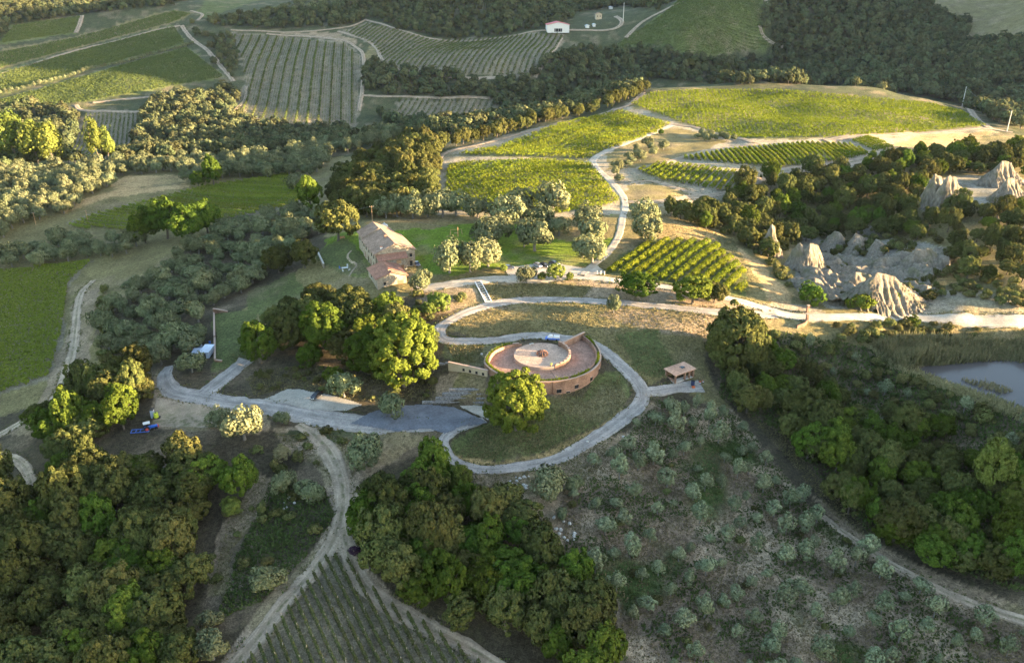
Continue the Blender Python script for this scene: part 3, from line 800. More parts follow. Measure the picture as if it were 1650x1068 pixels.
# ------------------------------------------------------------------ where things may not grow
ROADA = np.array(ROADPTS)
RTREE = {}
for i, (x, y, w) in enumerate(ROADA):
    RTREE.setdefault((int(x // 12), int(y // 12)), []).append(i)
def on_road(x, y, m=1.5):
    cx, cy = int(x // 12), int(y // 12)
    for a in (-1, 0, 1):
        for b in (-1, 0, 1):
            for i in RTREE.get((cx + a, cy + b), ()):
                if (ROADA[i, 0] - x) ** 2 + (ROADA[i, 1] - y) ** 2 < (ROADA[i, 2] / 2 + m) ** 2: return True
    return False
KEEP_OUT = []      # world outlines of buildings and yards
def blocked(x, y, m=1.5):
    if on_road(x, y, m): return True
    return any(inpoly(np.array([x]), np.array([y]), q)[0] for q in KEEP_OUT)
for s in ("606,662 640,650 690,650 790,652 800,682 745,692 715,700 640,700 560,686", "420,646 465,626 520,634 590,652 560,668 500,664", "812,434 905,428 962,428 975,440 940,448 820,450",
          "250,640 300,648 400,668 400,690 340,690 235,692", "560,405 600,385 640,372 680,400 675,440 660,475 600,475"):
    KEEP_OUT.append(wpoly(parse(s)))
KEEP_OUT.append(POND)
KEEP_OUT.append(np.array([RC + 23 * np.array([math.cos(a), math.sin(a)]) for a in np.linspace(0, 6.28, 40)]))

def scatter(s, space, jit=0.4, m=1.5, clear=True, rot=0.4, stretch=1.0):
    P = wpoly(parse(s), 20)
    c, sn = math.cos(rot), math.sin(rot)
    Q = P[:, :2] @ np.array([[c, -sn], [sn, c]])
    x0, y0 = Q.min(0); x1, y1 = Q.max(0)
    xs, ys = np.meshgrid(np.arange(x0, x1 + space, space), np.arange(y0, y1 + space * stretch, space * stretch))
    xs = xs + (np.arange(xs.shape[0]) % 2)[:, None] * space / 2
    q = np.stack([xs.ravel(), ys.ravel()], -1) + rng.uniform(-jit, jit, (xs.size, 2)) * space
    w = q @ np.array([[c, sn], [-sn, c]])
    w = w[inpoly(w[:, 0], w[:, 1], P)]
    px, py = proj(w[:, 0], w[:, 1], terr(w[:, 0], w[:, 1]) + 4)
    w = w[(px > -45) & (px < 1695) & (py > -30) & (py < 1120)]
    if clear: w = np.array([p for p in w if not blocked(p[0], p[1], m)]).reshape(-1, 2)
    return w

# ------------------------------------------------------------------ woods: every tree its own object
def wood(s, sp, space, R, group, split=True, mix=None, where=None, m=None, zs=1.0, jit=0.4, name=None):
    k = 0
    for x, y in scatter(s, space, jit, m if m is not None else R[0] * 0.7):
        q = sp
        if mix:
            t = random.random(); acc = 0
            for nm, pr in mix:
                acc += pr
                if t < acc: q = nm; break
        plant(q, x, y, random.uniform(*R) * (0.6 if q == 'shrub' else 1), group, split=split, where=where, zs=zs * random.uniform(.8, 1.35), name=name if q == sp else None); k += 1
    return k
cnt = {}
cnt['F1'] = wood("-30,850 85,775 190,748 338,752 350,800 322,870 332,960 308,1068 300,1160 -30,1160", "holm_oak", 6.4, (4.0, 6.2), "dark oaks of the lower left wood", mix=[("oak_tree", .14)], where="in the dark wood at the lower left")
cnt['F2'] = wood("35,745 60,690 130,652 165,622 205,610 240,625 243,668 205,690 150,712 95,755", "holm_oak", 7.0, (4.2, 5.8), "dark oaks above the tractor", mix=[("oak_tree", .25)], where="in the dark strip of wood behind the tractor")
cnt['F1b'] = wood("-30,780 30,790 60,800 40,850 -30,860", "holm_oak", 7.5, (4, 5), "dark oaks of the lower left wood", where="in the dark wood at the left edge")
cnt['F3'] = wood("588,835 640,785 720,785 838,848 890,910 985,985 1000,1120 850,1120 775,1042 700,1000 625,935 592,885", "holm_oak", 5.9, (4.0, 6.0), "trees of the wood below the round building", mix=[("oak_tree", .42)], where="in the wood below the ring road", m=1.2)
cnt['F5'] = wood("535,345 550,300 600,262 650,240 695,238 706,262 690,335 640,352 575,350", "holm_oak", 7.5, (4.8, 6.6), "oaks on the slope behind the farmhouse", where="on the slope behind the farmhouse", split=False)
cnt['F7'] = wood("1065,352 1150,335 1225,300 1300,285 1420,268 1460,250 1660,245 1660,292 1560,280 1500,290 1480,330 1482,388 1400,386 1325,385 1268,400 1245,425 1185,385", "holm_oak", 8.0, (3.4, 5.6), "scrub oaks around the clay hills", mix=[("oak_tree", .18), ("shrub", .12)], where="in the sunlit scrub above the clay hills", split=False, name="scrub_oak")
cnt['F7b'] = wood("1440,380 1520,345 1560,345 1660,335 1660,475 1560,455 1520,400 1500,395", "holm_oak", 8.5, (3.2, 5.2), "scrub oaks around the clay hills", mix=[("oak_tree", .12), ("shrub", .3)], where="in the scrub to the right of the clay hills", split=False, name="scrub_oak")
cnt['F8'] = wood("1150,580 1215,570 1270,590 1340,640 1420,680 1500,700 1560,720 1660,760 1660,960 1560,935 1400,868 1335,790 1262,705 1165,640", "oak_tree", 6.4, (3.2, 5.2), "trees of the wood below the pond", mix=[("holm_oak", .5), ("shrub", .08)], where="in the wood below the pond")
print("woods", cnt)

# rows of oaks along the ridge edge
for s, n_, R in (("716,243 780,228 850,208 900,194 960,182 1010,163 1038,148", 27, (4.2, 6.2)), ("1045,131 1100,120 1160,118 1195,122", 12, (4, 6))):
    C_ = spline(hits(parse(s))[:, :2], n_)
    for x, y in C_:
        plant("holm_oak", x + random.uniform(-3, 3), y + random.uniform(2, 9), random.uniform(*R), "oaks lining the edge of the ridge vineyards", split=False, where="in the tree line along the ridge track")

# single trees -----------------------------------------------------------
def single(sp, px, py, wpx, label, group=None, zs=1.0, name=None, mat=None):
    """px, py: foot of the tree in the photograph; wpx: width of its crown there"""
    p = hit(px, py)
    f = p[1] * CP - (p[2] - CAMH) * SP
    return plant(sp, p[0], p[1], wpx / 2 * f / F0, group, label, True, zs, name, -1.3 if sp.startswith("great") else (-.4 if sp == "olive_tree" else 0.0), mat)
single("great_oak", 830, 694, 106, "big round bright green oak standing before the round brick building", zs=1.0, mat=M_RINGOAK)
single("great_oak", 655, 622, 128, "largest spreading oak between the yard and the loop road bend", zs=0.95, mat=M_RINGOAK)
single("great_oak", 600, 600, 90, "broad oak close behind the largest oak, left of it")
single("great_oak", 525, 562, 86, "tall bright-crowned oak above the parking bay, lit at its top", zs=1.15)
single("great_holm", 470, 560, 84, "dark oak left of the bright-crowned oak above the gravel bay")
single("great_holm", 565, 515, 80, "dense oak in front of the low annex of the farmhouse", zs=0.9)
single("great_holm", 515, 500, 62, "dark oak at the lawn corner left of the farmhouse")
for a, b, c_, z_ in [(560, 585, 60, .9), (500, 590, 50, .8), (450, 540, 60, .9), (600, 560, 70, .9), (690, 560, 40, .8), (640, 545, 60, .9), (575, 545, 70, .9), (500, 530, 60, 1), (540, 620, 40, .8), (470, 520, 50, .9)]:
    single(random.choice(["holm_oak", "oak_tree", "holm_oak"]), a, b, c_, None, "understorey trees of the knoll wood below the farmhouse", z_)
single("oak_tree", 420, 585, 70, "thin-crowned tree with dry brown branches beside the green roof", zs=1.1)
single("oak_tree", 625, 520, 52, "small golden-lit oak below the farmhouse annex")
single("oak_tree", 708, 503, 40, "yellow-green round tree on the bank beside the stairs", mat=M_POP)
single("oak_tree", 690, 510, 26, "small yellow-green tree beside the round one by the stairs", mat=M_POP)
single("great_holm", 1183, 592, 104, "large grey-green oak beside the white road above the pavilion", zs=1.2)
single("great_holm", 1215, 600, 60, "smaller dark oak leaning against the large one above the pavilion")
single("olive_tree", 988, 505, 24, "slim olive tree at the edge of the upper loop road", zs=1.5)
single("oak_tree", 1025, 482, 60, "leafy oak on the bank below the small vineyard, left of two", zs=0.75)
single("oak_tree", 1115, 490, 66, "leafy oak on the bank below the small vineyard, right of two", zs=0.75)
single("holm_oak", 1150, 488, 44, "low dark tree at the right end of the bank above the loop road", zs=0.8)
single("holm_oak", 545, 388, 72, "large round oak at the far lawn corner behind the farmhouse")
single("holm_oak", 492, 432, 44, "round golden oak at the left lawn edge", zs=1.1)
single("holm_oak", 450, 440, 50, "dark oak at the top of the olive slope left of the lawn")
single("olive_tree", 680, 470, 38, "grey olive tree against the front corner of the farmhouse", zs=1.15)
OL = [(725, 440, 50), (758, 438, 44), (786, 430, 38), (782, 400, 40), (818, 372, 46), (800, 392, 40), (838, 352, 42), (868, 372, 40), (890, 352, 48), (862, 405, 46), (845, 398, 34), (946, 372, 38), (952, 400, 44), (955, 425, 40),
      (938, 415, 30), (848, 455, 26), (735, 348, 34), (712, 350, 36), (690, 350, 34), (665, 352, 36), (640, 350, 30), (622, 352, 30), (1040, 390, 44), (1035, 365, 36), (770, 352, 28), (900, 380, 30)]
for k, (a, b, c_) in enumerate(OL):
    single("olive_tree", a, b, c_ * 1.3, None, "old olive trees on the farmhouse lawn", zs=1.1)
for a, b, c_, l in [(895, 452, 30, "small yellow-green tree between the parked cars and the bank"), (873, 452, 16, "tiny leafy tree in front of the parked cars"), (918, 452, 14, "little round bush at the car park edge"), (812, 438, 14, "slim yellow tree beside the grey car")]:
    single("oak_tree", a, b, c_, l, None, 1.0, mat=M_POP)
for a, b, c_, l in [(630, 672, 50, "olive tree on the island beside the asphalt yard"), (556, 640, 54, "dark olive tree next to the black car"), (590, 752, 62, "large olive tree where the dirt track meets the yard"),
                    (395, 708, 62, "sunlit-edged olive tree beside the dirt yard"), (355, 690, 40, "thin olive tree at the dirt yard corner"), (455, 682, 28, "small olive tree at the lower kerb of the drive"),
                    (458, 790, 42, "olive tree on the scrubby slope left of the dirt track"), (500, 806, 44, "second olive tree on the scrubby slope beside the dirt track"), (433, 950, 56, "rounded olive tree by the bend of the foreground track"),
                    (345, 1062, 62, "grey-green olive tree at the bottom edge left of the track"), (340, 1010, 40, "small olive tree just above the bottom edge of the photo"), (885, 800, 62, "golden-topped olive tree just below the ring road"), (925, 790, 34, "small olive tree right of the golden-topped one"),
                    (905, 835, 26, "little olive tree among the rubble below the ring road"), (480, 310, 36, "single olive tree at the right end of the striped left vineyard"), (310, 600, 44, "olive tree leaning over the grey metal sheds"), (260, 575, 40, "olive tree beside the narrow lane left of the sheds")]:
    single("olive_tree", a, b, c_, l, None, 1.05)
single("oak_tree", 455, 740, 34, "pale golden shrub-like tree above the scrubby slope", None, 0.8, mat=M_REED)
single("oak_tree", 390, 800, 64, "bright green-topped tree at the right edge of the lower left wood", None, 1.0)
single("oak_tree", 375, 830, 34, "small vivid green tree at the foot of the lower left wood", None, 0.9, mat=M_POP)
single("oak_tree", 700, 775, 66, "feathery golden-green tree at the tip of the wood touching the ring road", None, 1.25)
single("oak_tree", 740, 800, 40, "narrow yellow-green tree beside the ring road curve", None, 1.5, mat=M_POP)
single("shrub", 574, 892, 24, "dark purple bush beside the dirt headland", None, 1.0, "bush", M_PURPLE)
single("oak_tree", 1590, 800, 66, "oak painted sunlit yellow at the right edge of the pond wood", None, 1.5, mat=M_POP)  # bright leaf colour stands in for sunlight on these two crowns
single("oak_tree", 1640, 830, 60, "oak painted sunlit yellow, cut by the right edge of the photo", None, 1.3, mat=M_POP)
for a, b, c_ in [(1440, 870, 74), (1500, 890, 78), (1560, 905, 74), (1610, 915, 70), (1470, 820, 60), (1540, 830, 64)]:
    single("great_oak", a, b, c_, None, "trees of the wood below the pond", 0.8)
for a, b, c_ in [(1300, 740, 60), (1345, 760, 56), (1360, 720, 40), (1430, 740, 50)]:
    single("oak_tree", a, b, c_, None, "trees of the wood below the pond", 1.1)
for a, b, c_, l in [(1470, 522, 22, "rounded clipped bush standing at the edge of the white road"), (1306, 488, 46, "dense round bush beside the gate"), (1385, 498, 40, "low green bush at the foot of the clay cone"), (1420, 488, 42, "spreading green bush right of the clay cone")]:
    single("shrub", a, b, c_, l, None, 1.05, "bush", M_OAK)
for k, (a, b, c_) in enumerate([(30, 268, 44), (62, 268, 40), (88, 266, 36), (160, 262, 32), (178, 262, 26)]):
    single("poplar_tree", a, b, c_, None, "yellow-lit poplars in the valley", 1.1)
for a, b, c_, l in [(270, 385, 60, "tall dark tree at the near end of the striped left vineyard, left of two"), (310, 388, 60, "tall dark tree at the near end of the striped left vineyard, right of two"), (500, 340, 54, "dark oak at the right end of the striped left vineyard"),
                    (235, 392, 46, "smaller dark tree beside the two tall ones on the left slope"), (335, 375, 46, "bushy tree below the striped left vineyard"), (345, 300, 40, "sunlit bush-like tree above the striped vineyard"), (320, 303, 24, "dark round tree beside the straw clearing"),
                    (1405, 258, 14, "small dark tree at the end of the bare earth track"), (1065, 218, 9, "lone small dark tree on the ridge track")]:
    single("oak_tree", a, b, c_, l, None, 1.1)

# groves ------------------------------------------------------------------
def grove(s, sp, space, R, group, where, split=True, name=None, jit=0.25, rot=0.4, stretch=1.0, drop=0.0, zs=1.0):
    k = 0
    for x, y in scatter(s, space, jit, 0.8, True, rot, stretch):
        if random.random() < drop: continue
        plant(sp, x, y, random.uniform(*R), group, split=split, where=where, zs=zs * random.uniform(.8, 1.3), name=name); k += 1
    return k
cnt = {}
cnt['slope'] = grove("152,560 165,510 235,455 330,385 420,355 510,345 540,362 500,392 470,412 430,440 400,470 370,480 335,500 332,545 300,590 262,600 215,585 180,580", "olive_tree", 9.8, (3.5, 5.0), "old olives of the grove left of the farmhouse", "in the dense grove left of the farmhouse", zs=0.95)
cnt['right'] = grove("890,800 990,720 1055,650 1130,645 1190,690 1262,770 1320,835 1400,900 1520,965 1670,1025 1670,1120 1015,1120 1005,985 930,890", "young_olive", 5.6, (1.3, 3.1), "young olives of the sparse grove on the right", "in the sparse grove below the pavilion", drop=0.16, rot=0.55, jit=0.2, stretch=1.25)
cnt['lit'] = grove("-20,290 60,280 180,272 300,266 480,256 520,258 520,275 500,285 330,295 300,300 300,280 190,285 160,315 110,345 60,362 -20,395", "olive_tree", 9.5, (4.2, 5.8), "sunlit olives on the far left slope", "on the sunlit far left slope", split=False, name="hillside_olive_tree")
cnt['low'] = grove("-20,425 20,400 100,385 225,395 235,410 130,425 60,432 -20,440", "olive_tree", 9.0, (3.4, 4.8), "shaded olives below the far left slope", "on the shaded left slope above the green vineyard", split=False, name="hillside_olive_tree")
cnt['mid'] = grove("480,270 560,248 640,230 640,215 560,228 470,248", "olive_tree", 10.5, (4.2, 5.6), "golden olives behind the farmhouse wood", "behind the farmhouse wood", split=False, name="hillside_olive_tree")
cnt['ridge'] = grove("985,272 1015,248 1050,236 1075,238 1060,255 1020,268 1000,300 985,290", "olive_tree", 8.5, (2.4, 3.4), "small olives beside the ridge track", "beside the ridge track", split=False)
cnt['ridge2'] = grove("1105,222 1145,218 1185,226 1180,233 1130,228", "olive_tree", 8.0, (2.2, 3.0), "small olives above the striped vineyard", "above the striped vineyard", split=False)
print("groves", cnt)

# scrub -----------------------------------------------------------------
cnt = {}
def scrub(s, space, R, group, where, drop=0.1, sp="shrub", mix=None, mat=None, name=None):
    k = 0
    for x, y in scatter(s, space, 0.5, 0.6):
        if random.random() < drop: continue
        q = sp
        if mix and random.random() < mix[1]: q = mix[0]
        plant(q, x, y, random.uniform(*R), group, split=False, where=where, zs=random.uniform(.8, 1.3), name=name if q == sp else None); k += 1
    return k
cnt['pondbank'] = scrub("1330,528 1450,524 1560,524 1670,526 1670,545 1450,545 1400,560 1340,545", 3.6, (1.2, 2.4), "shrubs between the white road and the reeds", "between the white road and the reeds", name="bank_shrub")
cnt['dam'] = scrub("1170,560 1260,535 1380,560 1450,600 1540,640 1660,690 1660,735 1540,700 1400,640 1280,600", 5.0, (1.3, 2.6), "shrubs on the outer slope of the pond bank", "on the slope below the pond bank", mix=("young_olive", .15), name="bank_shrub")
cnt['clay'] = scrub("1185,385 1250,420 1280,470 1300,482 1270,470 1230,420", 4.2, (1.3, 2.4), "shrubs beside the straw bank left of the clay", "beside the straw-coloured bank near the clay")
cnt['clay2'] = scrub("1430,470 1500,430 1580,430 1660,470 1660,500 1560,478 1480,488", 4.6, (1.2, 2.8), "shrubs on the clay slope by the road", "on the clay slope above the white road", 0.12, name="clay_shrub")
cnt['bank'] = scrub("690,470 760,480 700,520 660,520 650,480", 4.5, (1.3, 2.2), "shrubs on the bank below the farmhouse", "on the bank below the farmhouse")
cnt['left'] = scrub("135,640 160,560 150,490 170,470 190,520 200,600 150,640", 5.0, (1.0, 2.4), "shrubs beside the valley road", "beside the valley road", 0.1)
cnt['slope'] = scrub("380,900 440,780 520,790 535,830 480,900 420,960", 5.0, (1.1, 2.0), "low dark shrubs on the slope beside the dirt track", "on the scrubby slope beside the dirt track", 0.3)
cnt['gr'] = scrub("895,850 1000,720 1060,660 1180,680 1300,820 1500,960 1660,1040 1660,1110 1020,1110 1000,980", 10.5, (0.7, 1.4), "low weeds and bushes between the young olives", "between the young olives on the right", 0.35)
cnt['edge'] = scrub("870,830 905,880 985,950 1010,1050 980,1080 900,950", 5.0, (1.2, 2.4), "shrubs at the right edge of the wood below the ring road", "at the right edge of the wood below the ring road", 0.1)
cnt['bk'] = scrub("1060,345 1120,335 1180,345 1170,385 1100,350", 5.5, (1.4, 2.6), "shrubs beside the dry meadow on the ridge", "beside the dry meadow on the ridge", .2)
cnt['rib'] = scrub("1325,398 1380,385 1450,378 1490,405 1440,418 1400,414 1345,416", 4.6, (1.3, 2.8), "scrub between the slanting clay ribs", "between the slanting clay ribs", 0.1, name="clay_shrub")
cnt['cl4'] = scrub("1325,428 1400,428 1480,432 1500,445 1480,470 1400,480 1340,485 1320,455", 7.0, (0.8, 1.9), "small shrubs scattered on the clay ground", "on the clay ground of the ravine", 0.3, name="clay_shrub")
cnt['cl3'] = scrub("1490,335 1560,330 1660,325 1660,345 1560,352 1480,350", 5.5, (1.6, 3.2), "shrubs at the foot of the clay cliff", "at the foot of the clay cliff", 0.2)
cnt['fg'] = scrub("440,700 520,695 600,712 590,745 540,740 470,760 420,770 410,720", 5.5, (0.9, 2.0), "brown-green shrubs below the gravel drive", "below the gravel drive", 0.3)
cnt['knoll'] = scrub("395,605 430,592 520,585 620,608 700,595 705,640 600,645 540,640 480,622 410,635", 3.8, (0.7, 1.9), "shrubs on the rough bank below the knoll wood", "on the rough bank below the knoll wood", 0.25)
cnt['wedge'] = scrub("350,830 400,790 440,770 420,830 370,900 345,960 335,930", 6, (0.9, 1.8), "shrubs along the washed-out gully by the lower left wood", "along the gully by the lower left wood", .3)
print("scrub", cnt)

# dead tree
p = hit(1400, 712); mb = MB(); r_ = random.Random(5)
def twig(p0, d, L, rad, depth):
    p1 = p0 + d * L; mb.frustum(tuple(p0), tuple(p1), rad, rad * 0.6, 5)
    if depth:
        for k in range(4):
            a = (d + Vector((r_.uniform(-.7, .7), r_.uniform(-.7, .7), r_.uniform(-.2, .5)))).normalized()
            twig(p0 + d * L * r_.uniform(.5, 1), a, L * r_.uniform(.5, .75), rad * 0.5, depth - 1)
twig(Vector((0, 0, -.3)), Vector((0.05, 0, 1)), 4.0, 0.2, 4)
o = mb.build("dead_tree", M_DEAD, None, tuple(p)); tag(o, "bare grey dead tree in the wood below the pond", "tree")

# ------------------------------------------------------------------ masses nobody could count, as instances on points
def proto_collection(key):
    c = bpy.data.collections.new("protos_" + key)
    for i, (cr, tk, r0) in enumerate(PROTO[key]):
        o = bpy.data.objects.new("%s_form" % key, merged(cr, tk, key)); c.objects.link(o)
    return c
GN = {}
def stuff(name, key, pts, scale, label, cat):
    if key not in GN:
        col = proto_collection(key)
        g = bpy.data.node_groups.new("spread_" + key, 'GeometryNodeTree')
        g.interface.new_socket("Geometry", in_out='INPUT', socket_type='NodeSocketGeometry'); g.interface.new_socket("Geometry", in_out='OUTPUT', socket_type='NodeSocketGeometry')
        N_ = g.nodes; gi = N_.new("NodeGroupInput"); go = N_.new("NodeGroupOutput")
        ci = N_.new("GeometryNodeCollectionInfo"); ci.inputs[0].default_value = col; ci.inputs[1].default_value = True; ci.inputs[2].default_value = True
        ip = N_.new("GeometryNodeInstanceOnPoints"); ip.inputs["Pick Instance"].default_value = True
        def attr(nm, t):
            a = N_.new("GeometryNodeInputNamedAttribute"); a.data_type = t; a.inputs[0].default_value = nm; return a.outputs[0]
        g.links.new(gi.outputs[0], ip.inputs["Points"]); g.links.new(ci.outputs[0], ip.inputs["Instance"])
        g.links.new(attr("pick", 'INT'), ip.inputs["Instance Index"]); g.links.new(attr("turn", 'FLOAT_VECTOR'), ip.inputs["Rotation"]); g.links.new(attr("grow", 'FLOAT_VECTOR'), ip.inputs["Scale"])
        g.links.new(ip.outputs[0], go.inputs[0])
        GN[key] = g
    n_ = len(pts)
    me = bpy.data.meshes.new(name); me.vertices.add(n_); me.vertices.foreach_set("co", np.asarray(pts, np.float32).ravel())
    a = me.attributes.new("pick", 'INT', 'POINT'); a.data.foreach_set("value", rng.integers(0, len(PROTO[key]), n_).astype(np.int32))
    t = np.zeros((n_, 3), np.float32); t[:, 2] = rng.uniform(0, 6.28, n_)
    a = me.attributes.new("turn", 'FLOAT_VECTOR', 'POINT'); a.data.foreach_set("vector", t.ravel())
    sc = (rng.uniform(scale[0], scale[1], (n_, 1)) * rng.uniform(.85, 1.15, (n_, 3))).astype(np.float32)
    a = me.attributes.new("grow", 'FLOAT_VECTOR', 'POINT'); a.data.foreach_set("vector", sc.ravel())
    o = ob(name, me); md = o.modifiers.new("spread", 'NODES'); md.node_group = GN[key]
    return tag(o, label, cat, kind="stuff")
def mass(name, polys, key, space, scale, label, cat="forest"):
    w = np.concatenate([scatter(s, space, 0.45, 1.0, False) for s in polys])
    stuff(name, key, np.c_[w, terr(w[:, 0], w[:, 1])], scale, label, cat); return len(w)
c1 = mass("forest", ["-20,175 60,172 120,180 130,200 100,262 200,262 330,250 520,235 560,238 640,215 600,225 -20,275", "228,185 260,158 330,150 372,140 385,160 370,186 440,206 560,212 560,235 300,255 215,258", "585,100 622,108 720,124 760,130 800,130 850,128 880,100 930,80 1040,80 1130,95 1230,100 1230,140 1040,128 1030,148 900,190 760,225 700,222 640,212 600,180 640,196 790,198 800,160 640,155 585,150"],
          "far_tree", 9.5, (0.75, 1.35), "dark mixed woodland filling the shaded valley behind the ridge")
c2 = mass("forest", ["1230,100 1255,78 1232,50 1232,10 1300,-10 1440,-8 1500,12 1560,40 1562,70 1660,66 1660,215 1600,195 1550,168 1400,140 1240,135"], "far_tree", 9.5, (0.8, 1.5), "dense dark forest on the hillside at the top right")
c3 = mass("forest", ["560,42 600,30 640,48 700,60 760,64 810,58 870,46 890,48 940,20 1010,10 1060,18 1080,5 1100,-10 560,-10 560,20", "330,42 440,48 560,44 590,28 560,10 430,22 350,30", "-20,78 30,42 130,24 280,12 330,-10 -20,-10 -20,40"], "far_tree", 11, (0.7, 1.3), "dark woodland belts on the far hills")
c4 = mass("far_grove", ["430,22 480,0 560,0 560,18 480,30"], "far_olive", 11, (0.9, 1.3), "grey-green olive grove on the far hill", "grove")
c5 = mass("forest", ["395,195 480,210 560,215 560,235 400,235", "335,60 370,55 388,95 378,130 352,98"], "far_tree", 10, (0.6, 1.0), "bushy hedgerows around the striped grey vineyard")
print("masses", c1, c2, c3, c4, c5)
# hedge line of small olives across the far field, and single valley trees
C_ = spline(hits(parse("0,152 80,132 160,110 240,90 310,72"))[:, :2], 44)
for x, y in C_: plant("far_olive", x, y, random.uniform(2.4, 3.6), "small olives in a row between the far green fields", split=False, where="in the row between the far green fields")
for a, b, c_ in [(668, 122, 14), (690, 124, 13), (720, 124, 15), (733, 124, 16), (648, 124, 12), (310, 40, 10), (318, 60, 14), (345, 105, 13), (340, 80, 12), (332, 62, 12), (800, 200, 20), (830, 196, 18), (700, 215, 22), (640, 205, 24), (628, 200, 22)]:
    p_ = hit(a, b); f_ = p_[1] * CP - (p_[2] - CAMH) * SP
    plant("far_tree", p_[0], p_[1], c_ / 2 * f_ / F0, "lone trees beside the far vineyards", split=False, where="beside the far vineyards")
# ------------------------------------------------------------------ vineyards
def rows_in(P, d, spacing):
    nrm = np.array([-d[1], d[0]])
    a = P[:, :2] @ d; b = P[:, :2] @ nrm
    out = []
    for off in np.arange(b.min() + spacing * 0.4, b.max(), spacing):
        xs = []
        for i in range(len(P)):
            j = (i + 1) % len(P)
            if (b[i] > off) != (b[j] > off):
                t = (off - b[i]) / (b[j] - b[i]); xs.append(a[i] + t * (a[j] - a[i]))
        xs.sort()
        for k in range(0, len(xs) - 1, 2):
            if xs[k + 1] - xs[k] > 4: out.append((off, xs[k], xs[k + 1]))
    return out, nrm
def vine_cards(off, a0, a1, d, nrm, per_m, size, h, w, r, gap=0.1, clump=0.0):
    L = a1 - a0; n_ = max(6, int(L * per_m))
    t = r.uniform(0, L, n_)
    g = fbm((a0 + t) * 1.0, np.full(n_, off * 3.1), 4.0, 3)
    keep = r.random(n_) < np.clip((g - gap) * 4, 0.12, 1)
    if clump: keep &= (np.sin((a0 + t) * 6.283 / clump + off) + r.normal(0, .5, n_)) > -0.55
    t = t[keep]; n_ = len(t)
    if n_ < 4: return None
    q = r.uniform(0, math.pi, n_)                   # round the hedge section
    lx = np.cos(q) * w * 0.5 * r.uniform(.7, 1.1, n_); lz = 0.35 * h + np.abs(np.sin(q)) * 0.65 * h * r.uniform(.75, 1.15, n_)
    low = r.random(n_) < 0.3; lz[low] *= r.uniform(.4, .9, low.sum())
    XY = (a0 + t)[:, None] * d + (off + lx)[:, None] * nrm
    P = np.c_[XY, terr(XY[:, 0], XY[:, 1]) + lz]
    N = np.cos(q)[:, None] * np.r_[nrm, 0] + np.sin(q)[:, None] * np.array([0, 0, 1.0])
    return leaf_cards(P, N, size, r)
NROWS = 0
def vineyard(s, dirpx, spacing, per_m, size, h, w, group, where, one=True, mat=None, clump=0.0, gap=0.1, posts=False):
    global NROWS
    P = wpoly(parse(s), 10)
    q = hits(parse(dirpx)); d = q[1, :2] - q[0, :2]; d /= np.linalg.norm(d)
    rows, nrm = rows_in(P, d, spacing)
    r = np.random.default_rng(len(s) * 7 + int(spacing * 10))
    mat = mat or M_VINE
    V = []; F = []; b = 0; k = 0
    mids = []
    for off, a0, a1 in rows:
        res = vine_cards(off, a0, a1, d, nrm, per_m, size, h, w, r, gap, clump)
        if res is None: continue
        v, f = res
        if one:
            c = v.mean(0); c[2] = v[:, 2].min()
            o = ob("vine_row", mk_mesh("vine_row", v - c, f, mat), None, c)
            if posts:
                mb = MB()
                for t in np.arange(a0, a1, 6.0):
                    p = t * d + off * nrm; z = float(terr(*p)); mb.box((p[0] - c[0], p[1] - c[1], z - c[2] + 0.9), (0.1, 0.1, 2.0))
                mb.build("trellis_posts", M_POST, o)
            tag(o, None, "vine row", group)
            mx, my = proj(*c); VROWS.setdefault((group, where), []).append((o, float(mx), float(my)))
            k += 1
        else:
            V.append(v); F.append(f + b); b += len(v)
    if not one and V:
        o = ob("vineyard_rows", mk_mesh("vineyard_rows", np.concatenate(V), np.concatenate(F), mat))
        tag(o, where, "vineyard", kind="stuff")
    NROWS += k
    return k
VROWS = {}
M_VINEB = leafmat("vine_leaf_brown", (0.075, 0.085, 0.03), (0.135, 0.135, 0.05), 0.28, 0.16, 0.012)
M_VINEG = leafmat("vine_leaf_green", (0.145, 0.182, 0.024), (0.23, 0.25, 0.042), 0.3, 0.16, 0.012)
M_POST = plain("grey_wood_post", (0.30, 0.26, 0.21), 0.9, var=0.3)
cv = {}
cv['V1'] = vineyard("528,893 560,903 615,965 700,1015 830,1110 360,1110 420,1040 470,975", "514,905 596,1068", 2.05, 46, 0.4, 1.4, 0.62, "vine rows of the foreground vineyard", "vine row of the foreground vineyard at the bottom", posts=True, mat=M_VINEB, gap=.12)
cv['V2'] = vineyard("968,437 1045,387 1150,390 1203,440 1196,474 1150,464 1050,450", "1000,470 1090,395", 4.6, 62, 0.62, 1.9, 3.0, "vine rows of the small plot by the car park", "bushy vine row of the small plot right of the car park", clump=7.0)
cv['V6'] = vineyard("1092,256 1180,242 1300,231 1375,234 1398,250 1350,261 1250,270 1150,262", "1146,240 1172,266", 3.4, 24, 0.8, 2.0, 1.5, "vine rows of the striped ridge vineyard", "vine row of the diagonally striped ridge vineyard")
cv['V7'] = vineyard("1027,276 1060,264 1100,266 1222,281 1178,311 1120,300 1060,290", "1075,296 1110,270", 3.6, 30, 0.8, 1.9, 2.2, "vine rows of the yellow-green plot below the striped vineyard", "vine row of the yellow-green plot under the striped one", clump=9)
cv['V9'] = vineyard("100,368 150,347 330,301 465,281 488,308 478,330 330,362 250,372", "330,330 480,336", 3.6, 20, 0.75, 1.7, 1.2, "vine rows of the shaded vineyard left of the farmhouse", "vine row of the shaded striped vineyard left of the farmhouse", mat=M_VINEG)
